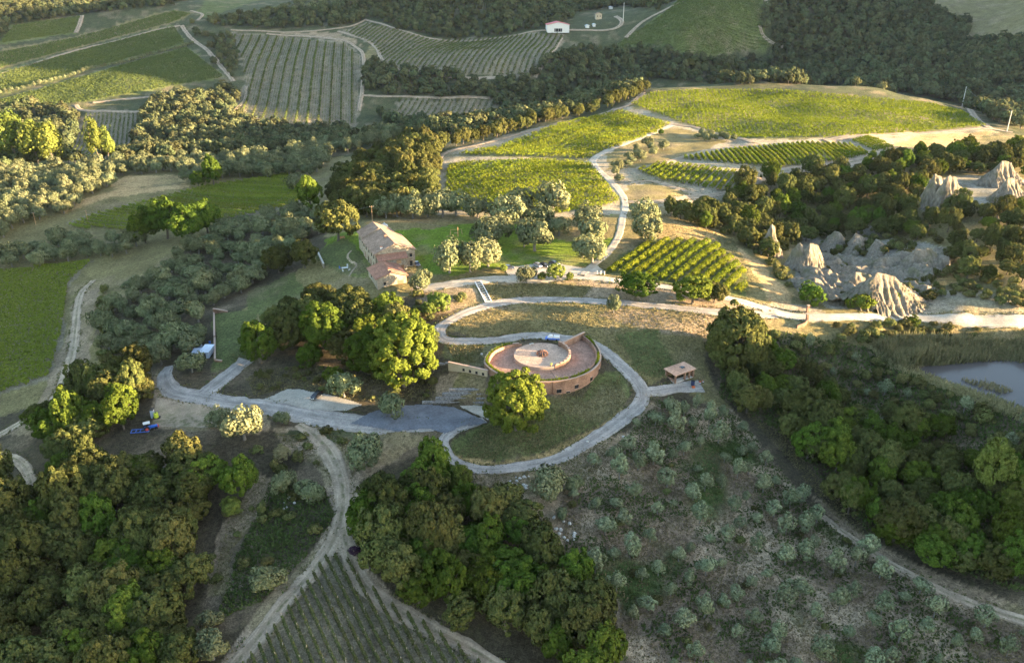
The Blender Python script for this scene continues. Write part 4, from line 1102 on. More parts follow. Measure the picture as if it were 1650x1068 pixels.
cv['V3'] = vineyard("722,264 860,258 950,263 1000,325 960,338 900,345 716,338", "720,325 900,285", 3.2, 18, 0.75, 1.9, 1.2, "vine rows of the lower ridge vineyard", "vine row of the sunlit vineyard just behind the lawn olives", clump=2.6, gap=.22)
cv['V4'] = vineyard("727,250 800,239 900,201 1000,179 1080,200 1058,214 990,239 942,257 860,253", "727,250 985,190", 3.4, 17, 0.8, 1.9, 1.25, "vine rows of the middle ridge vineyard", "vine row of the sunlit vineyard along the ridge tree line", clump=2.9, gap=.22)
cv['V8'] = vineyard("1372,228 1400,220 1442,238 1410,244", "1380,225 1425,243", 3.6, 20, .8, 1.8, 1.4, "vine rows at the end of the striped vineyard", "vine row of the tiny plot beside the striped vineyard")
cv['V11'] = vineyard("374,56 430,58 558,72 578,92 574,200 480,202 372,183 397,142 392,102", "441,66 400,192", 12.0, 5.0, 1.5, 2.2, 1.8, "dark rows of the striped grey vineyard", "dark row of the striped grey vineyard in the valley", mat=M_VINEF)
cv['V12'] = vineyard("596,38 700,66 800,61 900,52 908,62 864,123 722,119 624,103 602,72 556,52", "790,65 735,120", 7.0, 5.0, 1.4, 2.0, 2.4, "rows of the curving far vineyard", "row of the curving far vineyard below the white barn", mat=M_VINEF)
print("rows", cv, NROWS)
vineyard("1016,168 1050,150 1120,146 1260,146 1400,158 1500,168 1548,180 1588,204 1480,214 1300,223 1180,223 1092,196", "1300,200 1500,200", 3.6, 9.0, 0.95, 1.9, 1.2, None, "rows of the big rolling sunlit vineyard on the ridge", False, clump=3.3, gap=.25)
vineyard("-30,442 148,420 110,455 98,540 78,608 -30,642", "0,600 100,588", 2.8, 16, 0.75, 1.7, 1.3, None, "close green rows of the vineyard beside the valley road", False, M_VINEG)
vineyard("374,56 430,58 558,72 578,92 574,200 480,202 372,183 397,142 392,102", "441,66 400,192", 2.9, 2.2, 0.95, 1.3, 0.9, None, "fine rows of the striped grey vineyard in the valley", False, M_VINEF, gap=.3)
for s, d, l in [("0,162 300,77 362,125 280,138 140,163 0,183", "0,170 300,90", "rows of the green field below the far olive row"), ("0,118 150,77 280,43 298,70 150,110 0,150", "0,135 290,55", "rows of the bright green far field above the olive row"),
                ("0,85 120,62 280,18 308,22 280,36 150,70 0,110", "0,95 290,25", "rows of the uppermost far green field"), ("987,77 1070,22 1100,-3 1228,-3 1226,48 1248,76 1130,90 1050,72", "1000,75 1200,60", "rows of the far hillside vineyard right of the barn"),
                ("22,42 130,27 120,53 0,70", "20,60 120,40", "rows of the small far left field"), ("632,-3 848,-3 838,17 700,14", "740,0 735,14", "rows of the vineyard at the top edge")]:
    vineyard(s, d, 3.4, 4.0, 1.25, 1.4, 1.7, None, l, False, M_VINEF)
vineyard("642,160 798,162 788,194 642,190", "690,160 670,190", 6.5, 4, 1.3, 1.8, 2.2, None, "rows of the small valley vineyard", False, M_VINEF)
vineyard("139,183 224,183 210,250 104,262", "190,185 150,260", 4.4, 4.0, 1.1, 1.6, 1.6, None, "slanting rows of the little valley vineyard", False, M_VINEF)

# ------------------------------------------------------------------ reeds and low growth
def blades(name, pts, h, lean, w, mat, label, cat, kind="stuff", tip=None):
    r = np.random.default_rng(len(pts))
    n_ = len(pts); a = r.uniform(0, 6.28, n_)
    t = np.stack([np.cos(a), np.sin(a), np.zeros(n_)], -1)
    hh = (r.uniform(h[0], h[1], n_) * (0.45 + 1.1 * fbm(pts[:, 0], pts[:, 1], 5.0, 3)))[:, None]
    tp = pts + np.c_[r.normal(0, lean, (n_, 2)) * hh, hh[:, 0]]
    ww = w * r.uniform(.6, 1.3, n_)[:, None]
    V = np.stack([pts - t * ww * .35, pts + t * ww * .35, tp * .45 + pts * .55 + t * ww * .6, tp, tp * .5 + pts * .5 - t * ww * .5], 1)
    me = mk_mesh(name, V.reshape(-1, 3), np.arange(5 * n_).reshape(n_, 5), mat)
    return tag(ob(name, me), label, cat, kind=kind)
def fill(s, n_, z=None):
    P = wpoly(parse(s), 12) if isinstance(s, str) else s
    x0, y0 = P[:, :2].min(0); x1, y1 = P[:, :2].max(0)
    X = rng.uniform(x0, x1, n_ * 4); Y = rng.uniform(y0, y1, n_ * 4)
    m = inpoly(X, Y, P); X = X[m][:n_]; Y = Y[m][:n_]
    return np.c_[X, Y, terr(X, Y) if z is None else np.full(len(X), z)]
p1 = fill("1410,562 1450,556 1560,556 1670,556 1670,592 1560,591 1490,590 1450,594", 9000)
blades("reeds", p1, (2.8, 5.0), 0.2, 0.6, M_REED, "tall reed bed along the far side of the pond", "reeds")
p2 = fill("1400,560 1440,580 1490,603 1540,622 1600,642 1670,668 1670,690 1590,660 1500,622 1430,594", 3600)
blades("reeds", p2, (0.9, 2.0), 0.3, 0.35, M_REED, "golden reeds along the near bank of the pond", "reeds")
p3 = fill("1545,614 1590,618 1632,634 1612,638 1575,628", 320, WATER_Z)
blades("reeds", p3, (0.5, 1.4), 0.35, 0.3, M_REED, "patch of thin reeds standing in the pond water", "reeds")
# grass tufts on the rough ground
M_TUFT = leafmat("dry_tuft", (0.11, 0.10, 0.045), (0.21, 0.17, 0.09), 0.2, 0.1, 0.01)
M_TUFTG = leafmat("green_tuft", (0.055, 0.075, 0.022), (0.10, 0.12, 0.04), 0.2, 0.1, 0.01)
dens = fill("900,800 1000,710 1060,645 1180,660 1300,810 1400,905 1660,1020 1660,1120 1000,1120 1000,970 910,890", 30000)
g = fbm(dens[:, 0], dens[:, 1], 7, 3)
blades("weeds", dens[g > .52], (0.2, 0.65), 0.5, 0.45, M_TUFTG, "weeds and turf between the young olives", "weeds")
blades("dry_grass", dens[g < .5], (0.15, 0.45), 0.6, 0.35, M_TUFT, "dry grass on the bare ground between the young olives", "grass")
d2 = np.concatenate([fill("1140,630 1180,645 1270,740 1345,832 1400,872 1400,855 1330,785 1262,700 1160,630", 3500), fill("395,610 430,594 520,588 620,610 700,600 705,645 600,648 540,642 480,624 410,638", 6000), fill("130,640 160,560 150,490 175,460 200,520 200,600 150,640", 3000), fill("345,960 355,860 395,800 425,765 440,775 420,830 375,885 365,965", 1200), fill("740,770 850,762 990,705 960,760 900,800 860,800", 2500), fill("1000,340 1100,345 1180,385 1230,470 1200,478 1150,392 1040,385", 4000), fill("712,532 760,506 860,490 1000,494 1150,507 1180,540 1100,600 1050,610 1005,588 960,560 850,537 780,545", 9000), fill("760,460 870,457 960,462 940,478 830,480 790,485", 2500), fill("735,735 800,742 900,722 965,688 1010,650 1000,605 960,620 860,650 770,692", 6000), fill("440,700 540,700 600,720 560,780 520,760", 2500), fill("720,558 780,552 775,585 735,584", 1500)])
d2 = np.array([p for p in d2 if not on_road(p[0], p[1], 0.3)])
blades("dry_grass", d2, (0.12, 0.4), 0.6, 0.35, M_TUFT, "dry grass on the banks and slopes between the roads", "grass")
vg = []
for nm, E_, dist in EDGES:
    if dist < 420 and "garden" not in nm:
        k_ = int(len(E_) * 2.2); q_ = E_[rng.integers(0, len(E_), k_)] + rng.normal(0, .5, (k_, 2))
        q_ = q_[fbm(q_[:, 0], q_[:, 1], 6, 3) > .42]; vg.append(np.c_[q_, terr(q_[:, 0], q_[:, 1])])
vg = np.concatenate(vg)
blades("verge_grass", vg[::2], (0.2, 0.55), 0.5, 0.4, M_TUFT, "dry grass growing along the road verges", "grass")
blades("verge_grass", vg[1::2], (0.2, 0.5), 0.5, 0.4, M_TUFTG, "green weeds growing along the road verges", "grass")
d3 = fill("380,900 440,770 520,785 540,830 490,900 420,970 350,1000", 5000)
blades("undergrowth", d3, (0.3, 0.9), 0.5, 0.45, M_TUFTG, "dark undergrowth on the slope left of the dirt track", "undergrowth")
d4 = fill("1160,560 1260,535 1400,560 1480,610 1660,690 1660,960 1560,930 1400,860 1330,780 1260,700 1160,640", 14000)
blades("undergrowth", d4, (0.4, 1.3), 0.5, 0.6, M_TUFTG, "dense undergrowth beneath the trees below the pond", "undergrowth")

# ------------------------------------------------------------------ clay hills: eroded fins and cones
def clay_material():
    m, nt, b = nodes_of("eroded_clay")
    pos = objcoord(nt)
    mp = nt.nodes.new("ShaderNodeMapping"); mp.inputs["Scale"].default_value = (1.3, 1.3, 0.18); nt.links.new(pos, mp.inputs[0])
    g_ = noise(nt, 1.0, 5, 0.7, mp.outputs[0]); f = noise(nt, 0.3, 4, 0.6, pos)
    c = ramp(nt, g_, [(0.3, (0.095, 0.08, 0.06)), (0.5, (0.19, 0.16, 0.12)), (0.7, (0.275, 0.235, 0.18))])
    c = mixrgb(nt, 'MULTIPLY', 1.0, c, ramp(nt, f, [(0.3, 0.75), (0.7, 1.15)]))
    nt.links.new(c, b.inputs["Base Color"]); b.inputs["Roughness"].default_value = 0.95; b.inputs["Specular IOR Level"].default_value = 0.1
    wd = ramp(nt, noise(nt, 0.16, 5, 0.7, pos), [(0.52, 0.0), (0.60, 1.0)])
    c = mixrgb(nt, 'MIX', mixrgb(nt, 'MULTIPLY', 1.0, wd, 0.7), c, (0.10, 0.095, 0.05)); nt.links.new(c, b.inputs["Base Color"])
    bp = nt.nodes.new("ShaderNodeBump"); bp.inputs["Strength"].default_value = 0.9; bp.inputs["Distance"].default_value = 0.6
    nt.links.new(g_, bp.inputs["Height"]); nt.links.new(bp.outputs[0], b.inputs["Normal"])
    return m
M_CLAY = clay_material()
def clay(px, py, rx, ry, h, rot, label, sharp=1.25, gul=14, seed=0, crest=0.35, depth=0.17):
    sharp = sharp * .6 + .75; gul = int(gul * 1.7); crest = crest * .7; h = h * 1.0
    """an eroded ridge: a short crest line with gullies running down from it"""
    p = hit(px, py); c, s_ = math.cos(rot), math.sin(rot)
    st = 0.4; R_ = max(rx, ry) * 1.5
    X, Y = np.meshgrid(np.arange(-R_, R_ + st, st), np.arange(-R_, R_ + st, st))
    wx = X + (fbm(X + 31 * seed, Y, 5, 4) - .5) * 3.5; wy = Y + (fbm(X, Y + 17 * seed + 90, 5, 4) - .5) * 3.5
    lx = (wx * c + wy * s_) / rx; ly = (-wx * s_ + wy * c) / ry
    lx2 = np.sign(lx) * np.maximum(np.abs(lx) - crest, 0) / (1 - crest * .6)
    d = np.hypot(lx2, ly); a = np.arctan2(ly, lx2) + lx * 1.2
    prof = np.clip(1 - d, 0, 1) ** sharp * (1 - 0.25 * np.clip(lx + .2, 0, 1))
    g = np.abs(np.sin(a * gul / 2 + 3.0 * fbm(X + 9 * seed, Y, 6, 3))) ** 0.7
    g2 = 1 - np.abs(2 * fbm(wx * 1.0, wy, 2.6, 4) - 1)
    hg = h * prof - depth * h * (1 - g) * np.sin(np.pi * np.clip(d, 0, 1)) ** .7 - 0.16 * h * (1 - g2) * np.clip(d * 2, 0, 1)
    XX = p[0] + X; YY = p[1] + Y
    ok = (d < 1.02) & (hg > -0.35)
    Z = terr(XX, YY) + np.where(d < 1, hg, -0.4)
    ids = -np.ones(X.shape, int); 
    q = ok[:-1, :-1] & ok[:-1, 1:] & ok[1:, 1:] & ok[1:, :-1]
    use = np.zeros(X.shape, bool)
    for sl in ((slice(None, -1), slice(None, -1)), (slice(None, -1), slice(1, None)), (slice(1, None), slice(1, None)), (slice(1, None), slice(None, -1))): use[sl] |= q
    ids[use] = np.arange(use.sum())
    F = np.stack([ids[:-1, :-1][q], ids[:-1, 1:][q], ids[1:, 1:][q], ids[1:, :-1][q]], -1)
    o = ob("clay_hill", mk_mesh("clay_hill", np.stack([X[use], Y[use], Z[use] - p[2]], -1), F, M_CLAY, smooth=True), None, p)
    return tag(o, label, "hill", "eroded clay hills", kind="structure")
def ravine(s, label, amp=2.0, step=0.6, seed=0):
    P = wpoly(parse(s), 8); x0, y0 = P[:, :2].min(0); x1, y1 = P[:, :2].max(0)
    X, Y = np.meshgrid(np.arange(x0, x1, step), np.arange(y0, y1, step))
    m = inpoly(X + (fbm(X, Y, 8, 3) - .5) * 8, Y + (fbm(X + 50, Y, 8, 3) - .5) * 8, P).astype(float)
    w = m.copy()
    for k in range(10):
        q = w.copy(); q[1:-1, 1:-1] = (w[:-2, 1:-1] + w[2:, 1:-1] + w[1:-1, :-2] + w[1:-1, 2:] + w[1:-1, 1:-1]) / 5; w = q
    r1 = 1 - np.abs(2 * fbm(X * 1.5 + Y * .5 + seed, Y * .7, 13, 5) - 1); r2 = 1 - np.abs(2 * fbm(X * 1.6 + 7, Y * .7 + seed, 4.5, 4) - 1)
    hg = amp * (r1 ** 2 * 1.5 + 0.7 * r2 ** 1.5 - 0.95)
    Z = terr(X, Y) + np.where(w > .12, np.clip((w - .12) * 3, 0, 1) * (hg + 0.35) + 0.05, -.3)
    ok = w > 0.1; ids = -np.ones(X.shape, int); ids[ok] = np.arange(ok.sum())
    q = ok[:-1, :-1] & ok[:-1, 1:] & ok[1:, 1:] & ok[1:, :-1]
    F = np.stack([ids[:-1, :-1][q], ids[:-1, 1:][q], ids[1:, 1:][q], ids[1:, :-1][q]], -1)
    return tag(ob("clay_ravine", mk_mesh("clay_ravine", np.stack([X[ok], Y[ok], Z[ok]], -1), F, M_CLAY, smooth=True)), label, "terrain", kind="structure")
ravine("1285,428 1325,416 1400,424 1465,416 1520,408 1532,428 1490,440 1500,472 1440,494 1332,493 1312,470 1294,450", "furrowed grey clay ground of the ravine above the white road", 3.2)
0 and ravine("1478,330 1500,300 1560,295 1650,285 1660,335 1560,350 1500,350", "furrowed grey clay slope of the upper ravine", 2.5, .8, 40)
ravine("1370,372 1440,362 1450,378 1380,388", "bare clay bank among the scrub oaks", 1.5, .7, 80)
clay(1420, 488, 19, 12, 12.0, 0.2, "broad gullied clay cone nearest the white road", 0.95, 20, 1)
clay(1308, 434, 9.5, 7, 12.0, 0.5, "sharp pale clay peak above the ravine", 1.25, 14, 2)
clay(1286, 430, 7.5, 5.5, 11, 0.9, "grey rounded clay fin beside the sharp peak", 0.9, 10, 3)
clay(1242, 410, 4.5, 6.5, 14, 0.3, "tall narrow clay fin among the oaks", 0.75, 8, 4)
clay(1312, 470, 7, 17, 5.5, 0.45, "low sunlit clay ridge left of the white gully", 1.0, 16, 5)
clay(1382, 464, 9, 6, 7, 0.1, "small clay hump behind the broad cone", 1.1, 12, 6)
clay(1430, 434, 17, 7, 6, 0.15, "long weathered clay bench behind the cone", 0.9, 20, 7)
clay(1480, 430, 14, 9, 8.5, 0.3, "wide sunlit clay mound right of the bench", 0.9, 18, 8)
clay(1345, 398, 5.5, 16, 8, -0.55, "slanting clay rib left of three above the ravine", 0.85, 12, 9)
clay(1380, 402, 5.5, 16, 8, -0.6, "slanting clay rib in the middle above the ravine", 0.85, 12, 10)
clay(1412, 408, 5, 14, 7, -0.6, "slanting clay rib right of three above the ravine", 0.85, 12, 11)
clay(1500, 332, 7, 8, 17, 0.2, "tall grey clay tower at the left of the upper cliff", 0.7, 8, 12)
clay(1525, 334, 11, 8, 17, 0.1, "pale clay cliff with deep gullies beside the tower", 0.65, 11, 13)
clay(1612, 296, 14, 9, 13, 0.2, "clay outcrop at the upper right among oaks", 0.8, 14, 14)
clay(1622, 322, 11, 8, 12, 0.3, "lower clay outcrop near the right edge", 0.8, 12, 15)
clay(1605, 352, 8, 5, 5, 0.1, "small clay knob right of the upper cliff", 0.9, 12, 16)
clay(1648, 388, 6, 5, 8, 0.1, "clay cliff cut by the right edge of the photo", 0.8, 12, 17)
# ------------------------------------------------------------------ building materials
def brick_material(name, col, course=0.28, wear=0.3):
    m, nt, b = nodes_of(name)
    pos = objcoord(nt)
    sx = nt.nodes.new("ShaderNodeSeparateXYZ"); nt.links.new(pos, sx.inputs[0])
    mp = nt.nodes.new("ShaderNodeMapping"); mp.inputs["Scale"].default_value = (1.6, 1.6, 5.0); nt.links.new(pos, mp.inputs[0])
    f = noise(nt, 1.2, 4, 0.7, mp.outputs[0]); g_ = noise(nt, 0.35, 4, 0.6, pos)
    c = ramp(nt, f, [(0.3, tuple(v * 0.55 for v in col)), (0.52, col), (0.72, tuple(min(1, v * 1.5) for v in col))])
    c = mixrgb(nt, 'MULTIPLY', 1.0, c, ramp(nt, g_, [(0.3, 1 - wear), (0.7, 1 + wear * 0.6)]))
    wv = nt.nodes.new("ShaderNodeMath"); wv.operation = 'SINE'
    q = nt.nodes.new("ShaderNodeMath"); q.operation = 'MULTIPLY'; q.inputs[1].default_value = 6.283 / course; nt.links.new(sx.outputs[2], q.inputs[0]); nt.links.new(q.outputs[0], wv.inputs[0])
    c = mixrgb(nt, 'MULTIPLY', 1.0, c, ramp(nt, wv.outputs[0], [(0.0, 0.82), (0.25, 1.0)]))
    nt.links.new(c, b.inputs["Base Color"]); b.inputs["Roughness"].default_value = 0.9; b.inputs["Specular IOR Level"].default_value = 0.15
    bp = nt.nodes.new("ShaderNodeBump"); bp.inputs["Strength"].default_value = 0.5; bp.inputs["Distance"].default_value = 0.05
    nt.links.new(f, bp.inputs["Height"]); nt.links.new(bp.outputs[0], b.inputs["Normal"])
    return m
def stone_material(name, cols, scale=1.6, joint=(0.10, 0.09, 0.075), bump=0.8):
    m, nt, b = nodes_of(name)
    pos = objcoord(nt)
    v = nt.nodes.new("ShaderNodeTexVoronoi"); v.inputs["Scale"].default_value = scale; nt.links.new(pos, v.inputs["Vector"])
    e = nt.nodes.new("ShaderNodeTexVoronoi"); e.feature = 'DISTANCE_TO_EDGE'; e.inputs["Scale"].default_value = scale; nt.links.new(pos, e.inputs["Vector"])
    sp_ = nt.nodes.new("ShaderNodeSeparateColor"); nt.links.new(v.outputs["Color"], sp_.inputs[0])
    c = ramp(nt, sp_.outputs[0], [(0.0, cols[0]), (0.5, cols[1]), (1.0, cols[2])])
    c = mixrgb(nt, 'MULTIPLY', 1.0, c, ramp(nt, noise(nt, 4, 4, 0.7, pos), [(0.3, 0.75), (0.7, 1.2)]))
    jt = ramp(nt, e.outputs["Distance"], [(0.0, 1.0), (0.09, 0.0)])
    c = mixrgb(nt, 'MIX', jt, c, joint)
    nt.links.new(c, b.inputs["Base Color"]); b.inputs["Roughness"].default_value = 0.92; b.inputs["Specular IOR Level"].default_value = 0.15
    bp = nt.nodes.new("ShaderNodeBump"); bp.inputs["Strength"].default_value = bump; bp.inputs["Distance"].default_value = 0.15
    nt.links.new(e.outputs["Distance"], bp.inputs["Height"]); nt.links.new(bp.outputs[0], b.inputs["Normal"])
    return m
def tile_material(name, col, rz):
    m, nt, b = nodes_of(name)
    pos = objcoord(nt)
    mp = nt.nodes.new("ShaderNodeMapping"); mp.inputs["Rotation"].default_value = (0, 0, -rz); nt.links.new(pos, mp.inputs[0])
    w = nt.nodes.new("ShaderNodeTexWave"); w.wave_type = 'BANDS'; w.bands_direction = 'Y'; w.inputs["Scale"].default_value = 0.9; w.inputs["Distortion"].default_value = 0.4
    nt.links.new(mp.outputs[0], w.inputs[0])
    f = noise(nt, 1.5, 5, 0.75, pos); g_ = noise(nt, 0.3, 4, 0.6, pos)
    c = ramp(nt, f, [(0.28, tuple(v * 0.55 for v in col)), (0.5, col), (0.75, tuple(min(1, v * 1.45) for v in col))])
    c = mixrgb(nt, 'MULTIPLY', 1.0, c, ramp(nt, g_, [(0.3, 0.7), (0.7, 1.2)]))
    c = mixrgb(nt, 'MULTIPLY', 1.0, c, ramp(nt, w.outputs[0], [(0.0, 0.75), (0.6, 1.08)]))
    nt.links.new(c, b.inputs["Base Color"]); b.inputs["Roughness"].default_value = 0.9; b.inputs["Specular IOR Level"].default_value = 0.1
    bp = nt.nodes.new("ShaderNodeBump"); bp.inputs["Strength"].default_value = 0.7; bp.inputs["Distance"].default_value = 0.12
    nt.links.new(w.outputs[0], bp.inputs["Height"]); nt.links.new(bp.outputs[0], b.inputs["Normal"])
    return m
HRZ = math.atan2(0.394, 0.919)
M_BRICK = brick_material("rose_brick", (0.30, 0.175, 0.118), 0.28, 0.45)
M_COPE = plain("brick_coping", (0.33, 0.23, 0.17), 0.9, var=0.2, scale=2)
M_TERRA = brick_material("terracotta_paving", (0.37, 0.22, 0.155), 9.0, 0.25)
M_PLAT = brick_material("pale_paving", (0.50, 0.345, 0.25), 9.0, 0.2)
M_STONE = stone_material("farmhouse_stone", [(0.20, 0.165, 0.115), (0.29, 0.24, 0.175), (0.36, 0.305, 0.23)], 2.2, (0.24, 0.2, 0.15), 0.5)
M_GABION = stone_material("gabion_stone", [(0.13, 0.125, 0.125), (0.22, 0.21, 0.205), (0.34, 0.32, 0.30)], 3.2)
M_TILE = tile_material("roof_tile", (0.27, 0.185, 0.135), HRZ)
M_TILER = tile_material("red_roof_tile", (0.30, 0.155, 0.105), HRZ)
M_GLASS = plain("dark_window", (0.02, 0.022, 0.025), 0.12, var=0.2)
M_WOOD = plain("brown_wood", (0.17, 0.09, 0.05), 0.7, var=0.3)
M_LWOOD = plain("pale_wood", (0.38, 0.22, 0.11), 0.7, var=0.25)
M_WHITE = plain("white_plaster", (0.55, 0.53, 0.50), 0.8, var=0.08)
M_CREAM = plain("cream_plaster", (0.40, 0.32, 0.225), 0.85, var=0.15, scale=1)
M_RED = plain("red_sheet_roof", (0.45, 0.06, 0.06), 0.6, var=0.15)
M_METAL = plain("grey_blue_sheet", (0.34, 0.38, 0.45), 0.5, 0.2, var=0.12, scale=1.2)
M_RUST = plain("rusty_steel", (0.13, 0.06, 0.04), 0.75, 0.3, var=0.4)
M_DARK = plain("black_rubber", (0.015, 0.015, 0.016), 0.8, var=0.1)
M_IRON = plain("dark_iron", (0.05, 0.045, 0.04), 0.6, 0.5, var=0.2)
M_BLUE = plain("tractor_blue", (0.02, 0.10, 0.42), 0.4, var=0.1)
M_TRED = plain("tractor_red", (0.48, 0.06, 0.04), 0.45, var=0.1)
M_YEL = plain("yellow_green_tank", (0.42, 0.46, 0.03), 0.5, var=0.1)
M_CONC = plain("concrete", (0.42, 0.39, 0.34), 0.9, var=0.2)
M_ORNG = plain("orange_plastic", (0.60, 0.13, 0.03), 0.5, var=0.1)
M_NAVY = plain("navy_plastic", (0.02, 0.03, 0.08), 0.5, var=0.1)
M_BLUEW = plain("bright_blue_paint", (0.06, 0.14, 0.45), 0.4, var=0.1)

# ------------------------------------------------------------------ the round brick building
FLOORZ, PLATZ, RIMZ = 6.9, 8.1, 8.45
def arc(a0, a1, n_): return np.linspace(math.radians(a0), math.radians(a1), n_)
def band(name, ths, prof, mat, parent, close=True, base=None):
    """sweep a section (radius offset, height) along the spiral outline"""
    V = []; F = []
    k = len(prof)
    for t in ths:
        R_ = float(ringr(np.array(t))) if base is None else base
        for dr, z in prof: V.append(((R_ + dr) * math.cos(t), (R_ + dr) * math.sin(t), z))
    for i in range(len(ths) - 1):
        for j in range(k if close else k - 1):
            j2 = (j + 1) % k
            F.append((i * k + j, i * k + j2, (i + 1) * k + j2, (i + 1) * k + j))
    if close:
        F.append(tuple(range(k))); F.append(tuple(range(len(V) - 1, len(V) - k - 1, -1)))
    mb = MB(); mb.add(V, F)
    o = mb.build(name, mat, parent)
    bm = bmesh.new(); bm.from_mesh(o.data); bmesh.ops.recalc_face_normals(bm, faces=bm.faces[:]); bm.to_mesh(o.data); bm.free()
    return o
ring = empty("round_building", (RC[0], RC[1], 0))
tag(ring, "large round rose-brick building with a spiral roof terrace", "building")
full = arc(45, -229, 150)
band("outer_wall", full, [(0, 0.0), (0, RIMZ - 0.15), (-0.45, RIMZ - 0.15), (-0.45, RIMZ - 0.75), (-0.5, 0.0)], M_BRICK, ring)
band("coping", full, [(0.06, RIMZ - 0.15), (0.06, RIMZ), (-0.5, RIMZ), (-0.5, RIMZ - 0.15)], M_COPE, ring)
M_PSOIL = plain("planter_soil", (0.09, 0.075, 0.04), 0.95, var=0.3)
band("planter_bed", full, [(-0.46, RIMZ - 0.45), (-1.3, RIMZ - 0.45), (-1.3, RIMZ - 1.2), (-0.46, RIMZ - 1.2)], M_PSOIL, ring)
band("inner_wall", full, [(-1.3, FLOORZ - 1), (-1.3, RIMZ + 0.05), (-1.7, RIMZ + 0.05), (-1.7, FLOORZ - 1)], M_BRICK, ring)
# terrace floor with a gentle ramp at the back left
V = []; F = []
for t in full:
    ro = float(ringr(np.array(t))) - 1.6; zf = FLOORZ + 0.6 * np.clip((-math.degrees(t) - 175) / 50, 0, 1)
    for r_ in (8.8, ro): V.append((r_ * math.cos(t), r_ * math.sin(t), zf))
for i in range(len(full) - 1): F.append((2 * i, 2 * i + 1, 2 * i + 3, 2 * i + 2))
mb = MB(); mb.add(V, F); mb.build("terrace_floor", M_TERRA, ring)
mb = MB(); mb.prism([(9 * math.cos(a), 9 * math.sin(a)) for a in np.linspace(0, 2 * math.pi, 72, endpoint=False)], 4.5, PLATZ); mb.build("platform", M_PLAT, ring)
band("platform_edge", arc(0, -360, 90), [(-0.02, PLATZ - 1.3), (-0.02, PLATZ + 0.03), (-0.35, PLATZ + 0.03), (-0.35, PLATZ - 1.3)], M_COPE, ring, base=9.05)
for k in range(11):
    a0 = 50 - k * 10.5; zt = 9.75 - 0.11 * k
    band("parapet_block", arc(a0, a0 - 10.2, 5), [(0.1, FLOORZ - 0.4), (0.1, zt), (-0.5, zt), (-0.5, FLOORZ - 0.4)], M_BRICK, ring, base=9.1)
    band("coping_block", arc(a0 - 0.6, a0 - 8.0, 5), [(0.16, zt), (0.16, zt + 0.14), (-0.56, zt + 0.14), (-0.56, zt)], M_COPE, ring, base=9.1)
t45 = math.radians(46)
mb = MB(); c_ = (9.2 + 21.4) / 2; mb.box((c_ * math.cos(t45), c_ * math.sin(t45), 6.45), (12.0, 0.6, 5.3), t45); mb.build("end_wall", M_BRICK, ring)
mb = MB(); mb.box((c_ * math.cos(t45), c_ * math.sin(t45), 9.17), (12.2, 0.8, 0.14), t45); mb.build("end_wall_coping", M_COPE, ring)
for td in (-75, -128):
    t = math.radians(td); mb = MB(); mb.box((13.2 * math.cos(t), 13.2 * math.sin(t), FLOORZ + 0.012), (8.2, 0.14, 0.03), t); mb.build("drain_channel", M_IRON, ring)
def wall_angle(px, py, z):
    p = pz(px, py, z); return math.atan2(p[1] - RC[1], p[0] - RC[0])
for td, z, w, h in ((-76, 5.0, 1.5, 1.3), (-58, 5.3, 1.4, 1.3), (-38, 5.6, 1.3, 1.3), (-20, 5.9, 1.2, 1.3), (-67, 4.1, 1.2, 0.6), (-100, 4.9, 1.4, 1.3)):
    t = math.radians(td); R_ = float(ringr(np.array(t)))
    mb = MB(); mb.box((R_ * math.cos(t), R_ * math.sin(t), z), (0.16, w, h), t); o = mb.build("window", M_GLASS, ring)
    for dz, hh in ((h / 2 + 0.06, 0.12), (-h / 2 - 0.06, 0.12)):
        mb = MB(); mb.box(((R_ + .05) * math.cos(t), (R_ + .05) * math.sin(t), z + dz), (0.3, w + 0.3, hh), t); mb.build("sill" if dz < 0 else "lintel", M_COPE, o)
t = math.radians(-82); R_ = float(ringr(np.array(t))) + 0.08
mb = MB(); mb.tube([(R_ * math.cos(t), R_ * math.sin(t), 3.2), (R_ * math.cos(t), R_ * math.sin(t), RIMZ - 0.2)], 0.09, 8); mb.build("downpipe", M_RUST, ring)
# creeper in the planter
r_ = np.random.default_rng(3)
tt = r_.uniform(math.radians(-226), math.radians(42), 9000)
g = fbm(np.degrees(tt), np.zeros_like(tt), 9, 3); tt = tt[g > .34]
R_ = np.array([float(ringr(np.array(t))) for t in tt]) - 0.87 + r_.normal(0, 0.2, len(tt))
P = np.stack([RC[0] + R_ * np.cos(tt), RC[1] + R_ * np.sin(tt), RIMZ - 0.4 + np.abs(r_.normal(0, .42, len(tt)))], -1)
v, f = leaf_cards(P, np.tile([0, 0, 1.0], (len(P), 1)), 0.42, r_)
c0 = np.array([RC[0], RC[1], RIMZ - .4])
tag(ob("planter_hedge", mk_mesh("planter_hedge", v - c0, f, M_VINE), None, c0), "low green hedge growing in the rim planter of the round building", "hedge")
